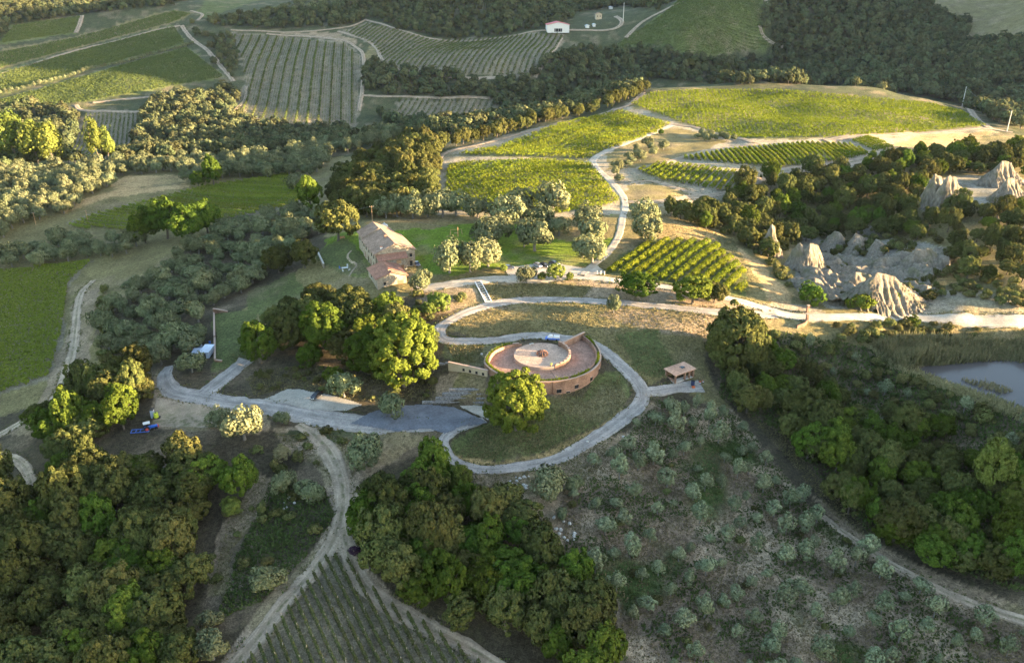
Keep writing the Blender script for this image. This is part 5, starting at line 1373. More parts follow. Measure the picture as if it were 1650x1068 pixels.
# ribbed metal fire basket on the platform
fb = empty("fire_basket", (RC[0] + 0.1, RC[1] + 0.2, PLATZ)); tag(fb, "brown ribbed metal fire basket in the middle of the round platform", "fire pit")
mb = MB(); mb.frustum((0, 0, 0), (0, 0, 0.35), 0.8, 1.1, 16); mb.build("bowl", M_IRON, fb)
for k in range(12):
    a = 6.283 * k / 12; mb = MB()
    mb.tube([(math.cos(a) * q, math.sin(a) * q, z) for q, z in ((1.75, 0.0), (1.8, 0.5), (1.45, 1.0), (0.8, 1.25), (0.35, 1.3))], [0.14, 0.14, 0.12, 0.1, 0.1], 5); mb.build("rib", M_RUST, fb)
mb = MB(); mb.tube([(1.72 * math.cos(a), 1.72 * math.sin(a), 0.2) for a in np.linspace(0, 6.2832, 25)], 0.1, 5); mb.build("base_ring", M_RUST, fb)
pot = empty("potted_plant", tuple(np.r_[RC + np.array([2.6, -8.0]), PLATZ + 0.03])); tag(pot, "small yellow potted plant on the platform edge", "potted plant")
mb = MB(); mb.frustum((0, 0, 0), (0, 0, 0.5), 0.25, 0.36, 10); mb.build("pot", M_TERRA, pot)
v, f = leaf_cards(np.random.default_rng(2).normal(0, .2, (60, 3)) + [0, 0, .8], np.tile([0, 0, 1.0], (60, 1)), .22, np.random.default_rng(2)); ob("leaves", mk_mesh("leaves", v, f, M_YEL), pot)
bn_ = empty("stone_bench", tuple(np.r_[RC + np.array([-3.2, 7.6]), PLATZ]), 0.5); tag(bn_, "small grey bench at the back of the round platform", "bench")
mb = MB(); mb.box((0, 0, 0.42), (1.5, 0.45, 0.1)); mb.build("seat", M_CONC, bn_)
for s_ in (-.55, .55):
    mb = MB(); mb.box((s_, 0, 0.19), (0.15, 0.4, 0.36)); mb.build("leg", M_CONC, bn_)

# wing wall with four openings
A_ = pz(722, 583, 8.1); B_ = pz(785, 596.5, 8.1); dv = B_ - A_; L_ = float(np.linalg.norm(dv[:2])); rz = math.atan2(dv[1], dv[0]); cm = (A_ + B_) / 2
wg = empty("wing_wall", (cm[0], cm[1], 3.6), rz); tag(wg, "long low cream wall with four square windows left of the round building", "wall")
mb = MB(); mb.box((0, 0.3, 2.1), (L_, 0.6, 4.4)); mb.build("wall", M_CREAM, wg)
mb = MB(); mb.box((0, 0.3, 4.38), (L_ + 0.2, 0.85, 0.16)); mb.build("coping", M_COPE, wg)
for k in range(4):
    x = L_ * (-0.5 + 0.40 + 0.165 * k); mb = MB(); mb.box((x, -0.02, 2.9), (0.75, 0.14, 0.85)); o = mb.build("window", M_GLASS, wg)
    mb = MB(); mb.box((x, -0.06, 2.42), (0.95, 0.22, 0.1)); mb.build("sill", M_COPE, o)

# stepped gabion walls
gb = empty("gabion_wall", tuple(pz(735, 652, 0.0))); tag(gb, "stepped dark stone-filled gabion retaining wall above the asphalt yard", "retaining wall")
def basket(w):
    bm = bmesh.new(); bmesh.ops.create_cube(bm, size=1.0); bmesh.ops.subdivide_edges(bm, edges=bm.edges[:], cuts=5, use_grid_fill=True)
    rr_ = random.Random(int(w * 10))
    for v in bm.verts: v.co = Vector((v.co.x * w * 0.97, v.co.y * 0.97, v.co.z * 0.97)) + Vector((rr_.uniform(-.05, .05), rr_.uniform(-.05, .05), rr_.uniform(-.04, .04)))
    me = bpy.data.meshes.new("gabion_basket"); bm.to_mesh(me); bm.free(); me.materials.append(M_GABION); return me
BK = [basket(2.0), basket(1.97), basket(1.93)]
g0 = gb.location
for tier, xpx in enumerate((676, 694, 708, 722)):
    x0 = pz(xpx, 652, 0)[0] - g0.x; x1 = pz(786, 652, 0)[0] - g0.x
    for k in range(int((x1 - x0) / 2.0)):
        o = ob("gabion_basket", BK[(k + tier) % 3], gb, (x1 - 1 - 2.0 * k, tier * 0.85 + 0.6 - 0.05 * (k % 2), 0.35 + tier * 1.0 + random.uniform(-.03, .03))); o.rotation_euler = (0, 0, random.uniform(-.02, .02))
rb = empty("rubble_wall", tuple(hit(705, 588))); tag(rb, "short dry-stone wall end at the left of the cream wing wall", "wall")
for k in range(9):
    o = ob("stone_block", BK[k % 3], rb, (-4 + k * 1.0, 0.2 * math.sin(k), 0.2 + 0.25 * (k % 2))); o.scale = (0.5, 0.7, 0.8)

# ------------------------------------------------------------------ farmhouse
HO = np.array([-53.0, 293.0]); HZ = 13.6
hs = empty("farmhouse", (HO[0], HO[1], HZ), HRZ); hs.scale = (1.1, 1.08, 1.06); tag(hs, "long two-storey stone farmhouse with tiled gable roof and low annex", "house")
def gable_walls(name, x0, x1, y0, y1, zb, ze, zr, parent=hs, mat=None):
    xm = (x0 + x1) / 2; mb = MB()
    for y in (y0, y1): pass
    v = [(x0, y0, zb), (x1, y0, zb), (x1, y0, ze), (xm, y0, zr), (x0, y0, ze), (x0, y1, zb), (x1, y1, zb), (x1, y1, ze), (xm, y1, zr), (x0, y1, ze)]
    mb.add(v, [(0, 1, 2, 3, 4), (9, 8, 7, 6, 5), (1, 6, 7, 2), (5, 0, 4, 9), (4, 3, 8, 9), (3, 2, 7, 8), (0, 5, 6, 1)]); return mb.build(name, mat or M_STONE, parent)
def slope(name, a, b, c, d, th, mat, parent=hs):
    """a roof slab from four corners, given thickness"""
    q = [Vector(a), Vector(b), Vector(c), Vector(d)]; n_ = (q[1] - q[0]).cross(q[3] - q[0]).normalized()
    if n_.z < 0: n_ = -n_
    mb = MB(); mb.hull([p + n_ * 0.02 for p in q], [p + n_ * th for p in q]); o = mb.build(name, mat, parent)
    bm = bmesh.new(); bm.from_mesh(o.data); bmesh.ops.recalc_face_normals(bm, faces=bm.faces[:]); bm.to_mesh(o.data); bm.free(); return o
def gable_roof(x0, x1, y0, y1, ze, zr, mat, ov=0.5):
    xm = (x0 + x1) / 2; k = (zr - ze) / (xm - x0); zo = ze - ov * k
    slope("roof", (x0 - ov, y0 - ov, zo), (x0 - ov, y1 + ov, zo), (xm, y1 + ov, zr), (xm, y0 - ov, zr), 0.22, mat)
    slope("roof", (x1 + ov, y0 - ov, zo), (x1 + ov, y1 + ov, zo), (xm + .02, y1 + ov, zr), (xm + .02, y0 - ov, zr), 0.22, mat)
    mb = MB(); mb.tube([(xm, y0 - ov, zr + .2), (xm, y1 + ov, zr + .2)], 0.18, 6); mb.build("ridge_tiles", mat, hs)
gable_walls("wall", 0, 14.5, 0, 19, -1, 6.4, 9.5); gable_roof(0, 14.5, 0, 19, 6.4, 9.5, M_TILE)
gable_walls("wall", 0.5, 12.5, 19.02, 28, -1, 6.9, 9.8); gable_roof(0.5, 12.5, 19.6, 28, 6.9, 9.8, M_TILE)
# front lean-to
mb = MB(); mb.hull([(0.6, -3.2, -1), (10.5, -3.2, -1), (10.5, -0.01, -1), (0.6, -0.01, -1)], [(0.6, -3.2, 4.9), (10.5, -3.2, 4.9), (10.5, -0.01, 5.9), (0.6, -0.01, 5.9)]); mb.build("lean_to_wall", M_STONE, hs)
slope("lean_to_roof", (0.1, -3.8, 4.75), (11, -3.8, 4.75), (11, -0.02, 5.95), (0.1, -0.02, 5.95), 0.2, M_TILER)
# low annex
gable_walls("annex_wall", -3.6, 6.6, -16, -3.6, -3.5, 2.9, 4.7)
xm = 1.5; slope("annex_roof", (-4.2, -16.5, 2.75), (-4.2, -3.5, 2.75), (xm, -3.5, 4.75), (xm, -16.5, 4.75), 0.2, M_TILER); slope("annex_roof", (7.2, -16.5, 2.75), (7.2, -3.5, 2.75), (xm + .02, -3.5, 4.75), (xm + .02, -16.5, 4.75), 0.2, M_TILER)
mb = MB(); mb.tube([(xm, -16.5, 4.95), (xm, -3.5, 4.95)], 0.17, 6); mb.build("ridge_tiles", M_TILER, hs)
def opening(x, y, z, w, h, side, mat=None, nm="window"):
    mb = MB(); d_ = (0.16, w, h) if side == 'x' else (w, 0.16, h); mb.box((x, y, z), d_); o = mb.build(nm, mat or M_GLASS, hs)
    d2_ = (0.3, w + .3, .12) if side == 'x' else (w + .3, .3, .12)
    mb = MB(); mb.box((x, y, z - h / 2 - .06), d2_); mb.build("sill", M_CONC, o)
    mb = MB(); mb.box((x, y, z + h / 2 + .08), d2_); mb.build("lintel", M_WOOD, o)
for y in (2.2, 5.5, 9.5, 13.5, 17, 22.0, 25.6): opening(-0.0 if y < 19 else .5, y, 4.6, 0.95, 1.4, 'x')
for y in (3.0, 7.2, 11.0, 15.5): opening(0, y, 1.1, 1.1, 2.1, 'x', M_WOOD if y in (7.2, 15.5) else None, "door" if y in (7.2, 15.5) else "window")
for y in (2.5, 7, 12, 16): opening(14.5, y, 4.5, 0.95, 1.4, 'x')
opening(13, -0.0, 4.3, .9, 1.2, 'y'); opening(12.9, 0, 1.2, 1.0, 1.8, 'y')
opening(7.6, -3.2, 3.4, 1.7, 1.3, 'y', M_LWOOD); opening(3.0, -3.2, 3.4, .9, 1.1, 'y'); opening(8.8, -3.2, 1.0, 1.1, 2.0, 'y', M_WOOD, "door")
opening(-3.6, -8, 1.3, 0.9, 1.1, 'x'); opening(4.5, -16, 0.2, 2.0, 2.0, 'y', M_WOOD, "door"); opening(-1.0, -16, .8, .8, 1.0, 'y')
for x, y, z, h, mt in ((2.8, 1.6, 7.5, 1.9, M_WHITE), (8.2, 0.8, 8.4, 1.3, M_WHITE), (6.5, 9.5, 9.3, 1.3, M_TILER), (1.2, -14.2, 4.7, 1.2, M_COPE)):
    mb = MB(); mb.box((x, y, z), (0.8, 0.8, h)); o = mb.build("chimney", mt, hs); mb = MB(); mb.box((x, y, z + h / 2 + .08), (1.05, 1.05, .14)); mb.build("chimney_cap", M_TILER, o)
def at(px, py, z=None): return hit(px, py) if z is None else pz(px, py, z)
# stone terrace wall below the house
A_ = hit(512, 408); B_ = hit(522, 432); mb = MB()
tw = empty("terrace_wall", tuple(A_)); tag(tw, "low stone wall at the left edge of the farmhouse lawn", "wall")
d_ = B_ - A_; L_ = np.linalg.norm(d_[:2]); mb.box((d_[0] / 2, d_[1] / 2, d_[2] / 2 + 0.2), (L_, 0.5, 2.4), math.atan2(d_[1], d_[0])); mb.build("wall", M_STONE, tw)
mb = MB(); mb.box((d_[0] / 2, d_[1] / 2, d_[2] / 2 + 1.46), (L_, 0.7, .12), math.atan2(d_[1], d_[0])); mb.build("coping", M_CONC, tw)
# garden furniture left of the house
p = hit(556, 434); gt = empty("garden_table", tuple(p), 0.3); tag(gt, "white garden table on the shaded lawn left of the farmhouse", "table")
mb = MB(); mb.box((0, 0, .74), (2.6, 1.3, .07)); mb.build("table_top", M_WHITE, gt)
for sx in (-1.1, 1.1):
    for sy in (-.5, .5):
        mb = MB(); mb.box((sx, sy, .35), (.09, .09, .72)); mb.build("leg", M_WHITE, gt)
ch0 = None
def chair(px, py, rz, mat, label):
    p = hit(px, py); e = empty("garden_chair", tuple(p), rz); tag(e, label, "chair", "garden chairs on the farmhouse lawn")
    mb = MB(); mb.box((0, 0, .45), (.6, .6, .07)); mb.build("seat", mat, e)
    mb = MB(); mb.box((0, .28, .8), (.6, .07, .65)); mb.build("backrest", mat, e)
    for sx in (-.25, .25):
        for sy in (-.25, .25):
            mb = MB(); mb.box((sx, sy, .21), (.07, .07, .42)); mb.build("leg", mat, e)
chair(548, 433, 1.3, M_BLUEW, "blue garden chair at the left end of the white table"); chair(553, 438, 2.8, M_WHITE, "white garden chair in front of the white table"); chair(563, 436, -1.5, M_WHITE, "white garden chair at the right end of the white table"); chair(560, 430, 0.2, M_WHITE, "white garden chair behind the white table")
p = hit(552, 385); be = empty("wooden_bench", tuple(p), 0.5); tag(be, "orange-brown wooden bench under the big oak at the lawn corner", "bench")
mb = MB(); mb.box((0, 0, .45), (2.2, .6, .09)); mb.build("seat", M_LWOOD, be); mb = MB(); mb.box((0, .32, .85), (2.2, .08, .7)); mb.build("backrest", M_LWOOD, be)
for sx in (-.9, .9):
    mb = MB(); mb.box((sx, 0, .2), (.12, .55, .4)); mb.build("leg", M_LWOOD, be)
road("garden_path", "566,404 560,414 566,422 574,426 568,436 562,446", 0.9, M_DIRT, "narrow winding path on the farmhouse lawn", 0.1, 0.1, False)
# round stone well house behind the roof
p = pz(620, 372, 14.5); tk = empty("water_tank", (p[0], p[1], float(terr(p[0], p[1])) - .2)); tag(tk, "pale cylindrical water tank behind the farmhouse roof", "tank")
mb = MB(); mb.frustum((0, 0, 0), (0, 0, 3.4), 1.5, 1.45, 20); mb.build("body", M_WHITE, tk, smooth=False)
mb = MB(); mb.frustum((0, 0, 3.4), (0, 0, 3.9), 1.55, .5, 20); mb.build("cap", M_CONC, tk)
mb = MB(); mb.frustum((0, 0, 3.9), (0, 0, 4.3), .35, .35, 10); mb.build("vent", M_METAL, tk)
# garden swing frame
p = hit(735, 378); sw = empty("garden_swing", tuple(p), 0.2); tag(sw, "light wooden A-frame swing on the lawn among olives", "swing")
mb = MB(); mb.tube([(-2.5, 0, 2.3), (2.5, 0, 2.3)], .08, 6); mb.build("top_beam", M_LWOOD, sw)
for sx in (-2.4, 2.4):
    for sy in (-1, 1):
        mb = MB(); mb.tube([(sx, 0, 2.3), (sx * 1.1, sy, 0)], .07, 6); mb.build("leg", M_LWOOD, sw)
mb = MB(); mb.box((0, 0, .7), (1.8, .5, .08)); mb.build("seat", M_LWOOD, sw)
mb = MB(); mb.tube([(-.85, 0, .7), (-.85, 0, 2.3)], .02, 4); mb.tube([(.85, 0, .7), (.85, 0, 2.3)], .02, 4); mb.build("chains", M_IRON, sw)

# ------------------------------------------------------------------ cars
def paint(name, col):
    m, nt, b = nodes_of(name); b.inputs["Base Color"].default_value = (*col, 1); b.inputs["Roughness"].default_value = 0.28; b.inputs["Metallic"].default_value = 0.3
    b.inputs["Coat Weight"].default_value = 0.6
    c = ramp(nt, noise(nt, 3, 3, .6, objcoord(nt)), [(0.3, tuple(v * .85 for v in col)), (0.7, tuple(min(1, v * 1.1) for v in col))]); nt.links.new(c, b.inputs["Base Color"]); return m
M_LAMP = plain("lamp_lens", (0.7, 0.7, 0.68), 0.2, var=0.05); M_TAIL = plain("tail_lens", (0.35, 0.02, 0.02), 0.25, var=0.05); M_PLATE = plain("number_plate", (0.7, 0.7, 0.68), 0.5, var=0.03)
def extrude(poly, w, inset=0.0):
    """side profile (y, z) across a width, narrower towards the top by inset"""
    mb = MB(); n_ = len(poly); zmin = min(p[1] for p in poly); zmax = max(p[1] for p in poly)
    f = lambda z: w / 2 - inset * (z - zmin) / max(zmax - zmin, 1e-6)
    vs_ = [(-f(z), y, z) for y, z in poly] + [(f(z), y, z) for y, z in poly]
    mb.add(vs_, [tuple(range(n_)), tuple(range(2 * n_ - 1, n_ - 1, -1))] + [(k, n_ + k, n_ + (k + 1) % n_, (k + 1) % n_) for k in range(n_)])
    return mb
def fixn(o):
    bm = bmesh.new(); bm.from_mesh(o.data); bmesh.ops.recalc_face_normals(bm, faces=bm.faces[:]); bm.to_mesh(o.data); bm.free(); return o
def car(px, py, head, col, label, L=4.4, z=None, suv=False):
    p = hit(px, py); hd = math.atan2(head[1], head[0]) - math.pi / 2
    e = empty("parked_car", (p[0], p[1], p[2] + 0.12 if z is None else z), hd); tag(e, label, "car", "parked cars"); s = L / 4.4; hgt = 1.12 if suv else 1.0
    pm = paint("car_paint", col)
    body = [(-2.15, .35), (-2.2, .75), (-2.05, 1.0 * hgt), (-1.2, 1.02 * hgt), (.75, .98 * hgt), (1.6, .9 * hgt), (2.1, .72), (2.2, .45), (2.1, .3), (-2.0, .28)]
    fixn(extrude([(a * s, b) for a, b in body], 1.8, .06).build("body", pm, e, bevel=0.03))
    cab = [(-1.95, .98 * hgt), (-1.6, 1.42 * hgt), (-1.1, 1.5 * hgt), (.15, 1.5 * hgt), (.45, 1.42 * hgt), (1.25, .95 * hgt)]
    fixn(extrude([(a * s, b) for a, b in cab], 1.66, .2).build("cabin_glass", M_GLASS, e))
    rf = [(-1.62, 1.43 * hgt), (-1.1, 1.53 * hgt), (.15, 1.53 * hgt), (.42, 1.45 * hgt), (.15, 1.48 * hgt), (-1.1, 1.48 * hgt)]
    fixn(extrude([(a * s, b) for a, b in rf], 1.3, 0).build("roof", pm, e))
    for yy in (-1.35, 1.35):
        for sx in (-1, 1):
            mb = MB(); mb.frustum((sx * .70, yy * s, .33), (sx * .92, yy * s, .33), .33, .33, 14); w_ = mb.build("wheel", M_DARK, e)
            mb = MB(); mb.frustum((sx * .90, yy * s, .33), (sx * .94, yy * s, .33), .19, .19, 10); mb.build("rim", M_METAL, w_)
    for sx in (-1, 1):
        mb = MB(); mb.box((sx * .65, 2.12 * s, .66), (.38, .12, .16)); mb.build("headlight", M_LAMP, e)
        mb = MB(); mb.box((sx * .68, -2.14 * s, .85), (.3, .12, .2)); mb.build("tail_light", M_TAIL, e)
        mb = MB(); mb.box((sx * .98, .75 * s, 1.0 * hgt), (.2, .12, .12)); mb.build("mirror", pm, e)
    mb = MB(); mb.box((0, 2.2 * s, .5), (.5, .05, .12)); mb.build("number_plate", M_PLATE, e)
    return e
car(510, 641, (-.42, -.9), (0.008, 0.009, 0.014), "black hatchback alone on the pale gravel bay", 4.4, float(hit(510, 641)[2]) + 0.27)
car(820, 434, (1, .12), (0.07, 0.085, 0.13), "dark grey-blue SUV at the left end of the car park", 4.5, None, True)
car(867, 430, (.55, -.8), (0.28, 0.29, 0.31), "silver car half hidden behind the olive in the car park", 4.2)
car(877, 430, (.75, -.65), (0.012, 0.013, 0.018), "black car in the middle of the car park")
car(893, 427, (.8, -.6), (0.06, 0.065, 0.075), "dark grey car at the right end of the car park")
car(672, 428, (.4, -.9), (0.10, 0.08, 0.08), "dark car parked against the sunny end of the farmhouse", 4.0)
# blue and white van behind the round terrace
p = hit(890, 548); vn = empty("parked_van", (p[0], p[1], p[2] + .15), math.radians(82)); tag(vn, "blue and white pickup behind the round terrace", "van")
fixn(extrude([(-2.4, .4), (-2.4, .95), (-.2, .95), (-.1, 1.0), (1.6, 1.0), (2.3, .85), (2.4, .4)], 1.8, .04).build("body", M_BLUEW, vn, bevel=.03)); fixn(extrude([(-.15, 1.0), (.1, 1.7), (1.0, 1.7), (1.6, 1.0)], 1.66, .15).build("cabin", M_WHITE, vn))
mb = MB(); mb.box((0, -1.35, 1.2), (1.7, 2.0, .5)); mb.build("load_cover", M_WHITE, vn)
for yy in (-1.5, 1.5):
    for sx in (-1, 1):
        mb = MB(); mb.frustum((sx * .7, yy, .35), (sx * .92, yy, .35), .35, .35, 12); mb.build("wheel", M_DARK, vn)

# ------------------------------------------------------------------ tractor and farm gear
p = hit(243, 692); tr = empty("farm_tractor", tuple(p), math.radians(-62)); tag(tr, "small blue farm tractor with a white canopy beside the dark wood", "tractor")
fixn(extrude([(-.3, .7), (-.3, 1.35), (1.9, 1.25), (2.1, .95), (2.0, .6)], .8, .05).build("bonnet", M_BLUE, tr, bevel=.03))
mb = MB(); mb.box((0, 2.15, .85), (.9, .35, .7)); mb.build("front_weight", M_TRED, tr); mb = MB(); mb.box((0, -1.0, .95), (1.0, 1.3, .5)); mb.build("rear_body", M_BLUE, tr)
mb = MB(); mb.box((0, -.9, 1.45), (.55, .55, .5)); mb.build("seat", M_DARK, tr); mb = MB(); mb.box((0, -.8, 2.5), (1.5, 1.9, .12)); mb.build("canopy", M_WHITE, tr)
for sx in (-.65, .65):
    for yy in (-1.6, .05):
        mb = MB(); mb.tube([(sx, yy, 1.0), (sx, yy, 2.46)], .05, 5); mb.build("canopy_post", M_IRON, tr)
    mb = MB(); mb.frustum((sx * .85, -1.0, .8), (sx * 1.45, -1.0, .8), .8, .8, 18); w_ = mb.build("rear_wheel", M_DARK, tr); mb = MB(); mb.frustum((sx * 1.40, -1.0, .8), (sx * 1.47, -1.0, .8), .42, .42, 12); mb.build("rim", M_TRED, w_)
    mb = MB(); mb.frustum((sx * .7, 1.5, .45), (sx * 1.1, 1.5, .45), .45, .45, 14); mb.build("front_wheel", M_DARK, tr)
p = hit(227, 697); im = empty("harrow_frame", tuple(p), math.radians(10)); tag(im, "bright blue harrow frame left of the tractor", "implement")
for y in (-.9, .9): 
    mb = MB(); mb.box((0, y, .7), (5.2, .18, .18)); mb.build("beam", M_BLUEW, im)
for x in (-2.5, -1.2, 0, 1.2, 2.5):
    mb = MB(); mb.box((x, 0, .72), (.18, 1.8, .16)); mb.build("cross_bar", M_BLUEW, im)
    for y in (-.9, .9):
        mb = MB(); mb.box((x, y, .3), (.08, .08, .64)); mb.build("tine", M_IRON, im)
p = hit(253, 674); sp_ = empty("sprayer_tank", tuple(p), 0.2); tag(sp_, "yellow-green sprayer tank behind the tractor", "tank")
fixn(MB().frustum((-.1, 0, .5), (-.1, 0, 1.9), .75, .65, 14).build("tank", M_YEL, sp_)); MB().frustum((-.1, 0, 1.9), (-.1, 0, 2.05), .25, .25, 8).build("lid", M_DARK, sp_); MB().box((0, 0, .35), (1.6, 1.5, .2)).build("chassis", M_IRON, sp_)
for sx in (-.9, .9): MB().frustum((sx - .12, 0, .4), (sx + .12, 0, .4), .4, .4, 12).build("wheel", M_DARK, sp_)
p = hit(247, 672); bx_ = empty("metal_cabinet", tuple(p), 0.15); tag(bx_, "narrow blue-grey steel cabinet beside the sprayer tank", "cabinet")
MB().box((0, 0, 1.3), (.9, 1.4, 2.6)).build("body", M_METAL, bx_); MB().box((0, 0, 2.66), (1.05, 1.55, .1)).build("top_plate", M_IRON, bx_)

# ------------------------------------------------------------------ metal sheds and the planted roof
def shed(pa, w, d, h, rz, label, mat=M_METAL, tilt=.25):
    p = hit(*pa); e = empty("metal_shed", tuple(p), rz); tag(e, label, "shed", "metal sheds below the planted roof")
    MB().box((0, 0, h / 2 - .2), (w, d, h + .4)).build("body", M_METAL, e)
    o = MB().hull([(-w / 2 - .15, -d / 2 - .15, h - .05), (w / 2 + .15, -d / 2 - .15, h - .05), (w / 2 + .15, d / 2 + .15, h + tilt), (-w / 2 - .15, d / 2 + .15, h + tilt)], [(-w / 2 - .15, -d / 2 - .15, h + .08), (w / 2 + .15, -d / 2 - .15, h + .08), (w / 2 + .15, d / 2 + .15, h + tilt + .13), (-w / 2 - .15, d / 2 + .15, h + tilt + .13)]).build("roof_sheet", mat, e)
    for k in range(5): MB().box((-w / 2 + w * (k + .5) / 5, 0, h + tilt / 2 + .14), (.06, d, .06)).build("roof_rib", M_METAL, e)
    MB().box((0, -d / 2 - .03, h * .42), (1.0, .06, h * .8)).build("door", M_IRON, e)
M_METAL2 = plain("pale_sheet", (0.46, 0.50, 0.56), 0.5, 0.15, var=0.12, scale=1.0)
shed((319, 575), 2.7, 3.6, 2.2, 0.02, "lower blue-grey metal shed of the group", M_METAL); shed((319, 563), 2.6, 2.4, 2.6, 0.02, "pale square metal shed behind the lower one", M_METAL2); shed((335, 572), 3.0, 5.4, 2.4, -.03, "long pale metal shed against the planted roof wall", M_METAL2)
p = hit(309, 562); tp = empty("red_tarpaulin", tuple(p), .5); tag(tp, "faded red tarpaulin over a low pile beside the sheds", "tarpaulin")
MB().hull([(-1.6, -.9, -.2), (1.6, -.9, -.2), (1.6, .9, -.2), (-1.6, .9, -.2)], [(-1.1, -.4, .8), (1.2, -.5, .7), (1.1, .4, .95), (-1.0, .5, .85)]).build("sheet", M_TRED, tp)
rw = empty("planted_roof_wall", tuple(hit(346, 545))); tag(rw, "thin brick retaining wall along the planted grass roof", "wall")
pts = [(366, 503), (345, 505), (346, 545), (347, 582), (357, 583)]
W_ = [hit(*q) for q in pts]; o0 = np.array(rw.location)
for a, b in zip(W_[:-1], W_[1:]):
    d_ = b - a; m_ = (a + b) / 2 - o0; L_ = float(np.linalg.norm(d_[:2])); zt = max(a[2], b[2]) - o0[2] + .5
    MB().box((m_[0], m_[1], zt - 1.5), (L_ + .3, .45, 3.0), math.atan2(d_[1], d_[0])).build("wall", M_BRICK, rw); MB().box((m_[0], m_[1], zt + .06), (L_ + .4, .65, .12), math.atan2(d_[1], d_[0])).build("coping", M_COPE, rw)
for q, mt, lb in (((338, 553), M_BLUEW, "small blue barrel at the planted roof wall"), ((337, 560), M_YEL, "small yellow barrel at the planted roof wall")):
    p = hit(*q); e = empty("plastic_barrel", tuple(p)); tag(e, lb, "barrel"); MB().frustum((0, 0, 0), (0, 0, .95), .32, .32, 12).build("body", mt, e); MB().frustum((0, 0, .95), (0, 0, 1.02), .26, .26, 10).build("lid", M_DARK, e)

# ------------------------------------------------------------------ small pavilion
pv = empty("garden_pavilion", (50.8, 219.6, 2.0), math.atan2(4.6, 6.9)); tag(pv, "small open brick pavilion with a flat tiled roof and roof light", "pavilion")
LX, LY = 8.2, 4.6
pv.location.z = float(terr(53, 223)) - .05
slope("roof", (-.4, -.4, 2.75), (LX + .4, -.4, 2.75), (LX + .4, LY + .4, 3.05), (-.4, LY + .4, 3.05), .2, tile_material("pavilion_tile", (0.52, 0.31, 0.21), math.atan2(4.6, 6.9)), pv)
MB().box((5.3, 2.5, 3.12), (1.5, 1.2, .22)).build("roof_light", M_GLASS, pv)
for x, y in ((.25, .25), (LX - .25, .25), (.25, LY - .25), (LX - .25, LY - .25), (4.3, .25), (6.2, .25)): MB().box((x, y, 1.3), (.5, .5, 2.9)).build("pillar", M_BRICK, pv)
MB().box((LX / 2, LY - .25, 1.3), (LX - 1.02, .34, 2.85)).build("back_wall", M_BRICK, pv); MB().box((LX - .25, LY / 2, 1.3), (.34, LY - 1.02, 2.85)).build("side_wall", M_BRICK, pv); MB().box((.25, LY / 2, .4), (.34, LY - 1.02, .95)).build("side_parapet", M_BRICK, pv)
MB().box((LX / 2, LY / 2, .02), (LX, LY, .2)).build("floor_slab", M_CONC, pv)
for q, rz_ in (((1128, 619), 0.2), ((1133, 617), 1.0)):
    p = hit(*q); e = empty("folding_chair", tuple(p), rz_); tag(e, "red and white folding chair beside the pavilion, %s" % ("nearer to it" if rz_ < .5 else "farther from it"), "chair", "chairs beside the pavilion")
    MB().box((0, 0, .45), (.5, .5, .05)).build("seat", M_WHITE, e); MB().box((0, .25, .8), (.5, .05, .6)).build("backrest", M_TRED, e)
    for sx in (-.22, .22): MB().box((sx, 0, .22), (.05, .45, .44)).build("leg", M_IRON, e)
p = hit(1116, 621); e = empty("water_butt", tuple(p)); tag(e, "tall navy water butt at the pavilion corner", "water butt"); MB().frustum((0, 0, 0), (0, 0, 1.7), .55, .6, 14).build("body", M_NAVY, e); MB().frustum((0, 0, 1.7), (0, 0, 1.8), .62, .5, 14).build("lid", M_DARK, e)
p = hit(1117, 625); e = empty("plastic_crate", tuple(p), .4); tag(e, "orange plastic crate in front of the navy water butt", "crate")
MB().box((0, 0, .06), (.9, .6, .1)).build("base", M_ORNG, e)
for c_, d_ in (((0, .3, .35), (.9, .05, .55)), ((0, -.3, .35), (.9, .05, .55)), ((.43, 0, .35), (.05, .56, .55)), ((-.43, 0, .35), (.05, .56, .55))): MB().box(c_, d_).build("side_panel", M_ORNG, e)

# ------------------------------------------------------------------ garden stairs on the bank
T_ = hit(770, 455); B_ = hit(787, 487); st = empty("garden_stairs", tuple(B_)); tag(st, "straight pale stairs climbing the bank to the car park", "stairs")
d_ = T_ - B_; NST = 18; rz = math.atan2(d_[1], d_[0]); L_ = float(np.linalg.norm(d_[:2]))
for k in range(NST):
    t_ = (k + .5) / NST; MB().box((d_[0] * t_, d_[1] * t_, d_[2] * t_ + .0), (L_ / NST * 1.0, 1.5, .5), rz).build("step", M_GABION if k % 2 else M_CONC, st)
nv = np.array([-math.sin(rz), math.cos(rz)])
for s_ in (-1, 1):
    o_ = nv * s_ * .95; MB().hull([(o_[0] + a[0] * t_ , o_[1] + a[1] * t_, a[2] * t_ - .3) for a, t_ in ((d_, 0), (d_, 1))] + [(o_[0] * 1.35 + d_[0], o_[1] * 1.35 + d_[1], d_[2] - .3), (o_[0] * 1.35, o_[1] * 1.35, -.3)],
        [(o_[0] + a[0] * t_, o_[1] + a[1] * t_, a[2] * t_ + .55) for a, t_ in ((d_, 0), (d_, 1))] + [(o_[0] * 1.35 + d_[0], o_[1] * 1.35 + d_[1], d_[2] + .55), (o_[0] * 1.35, o_[1] * 1.35, .55)]).build("side_kerb", M_WHITE, st)
    fixn(st.children[-1])

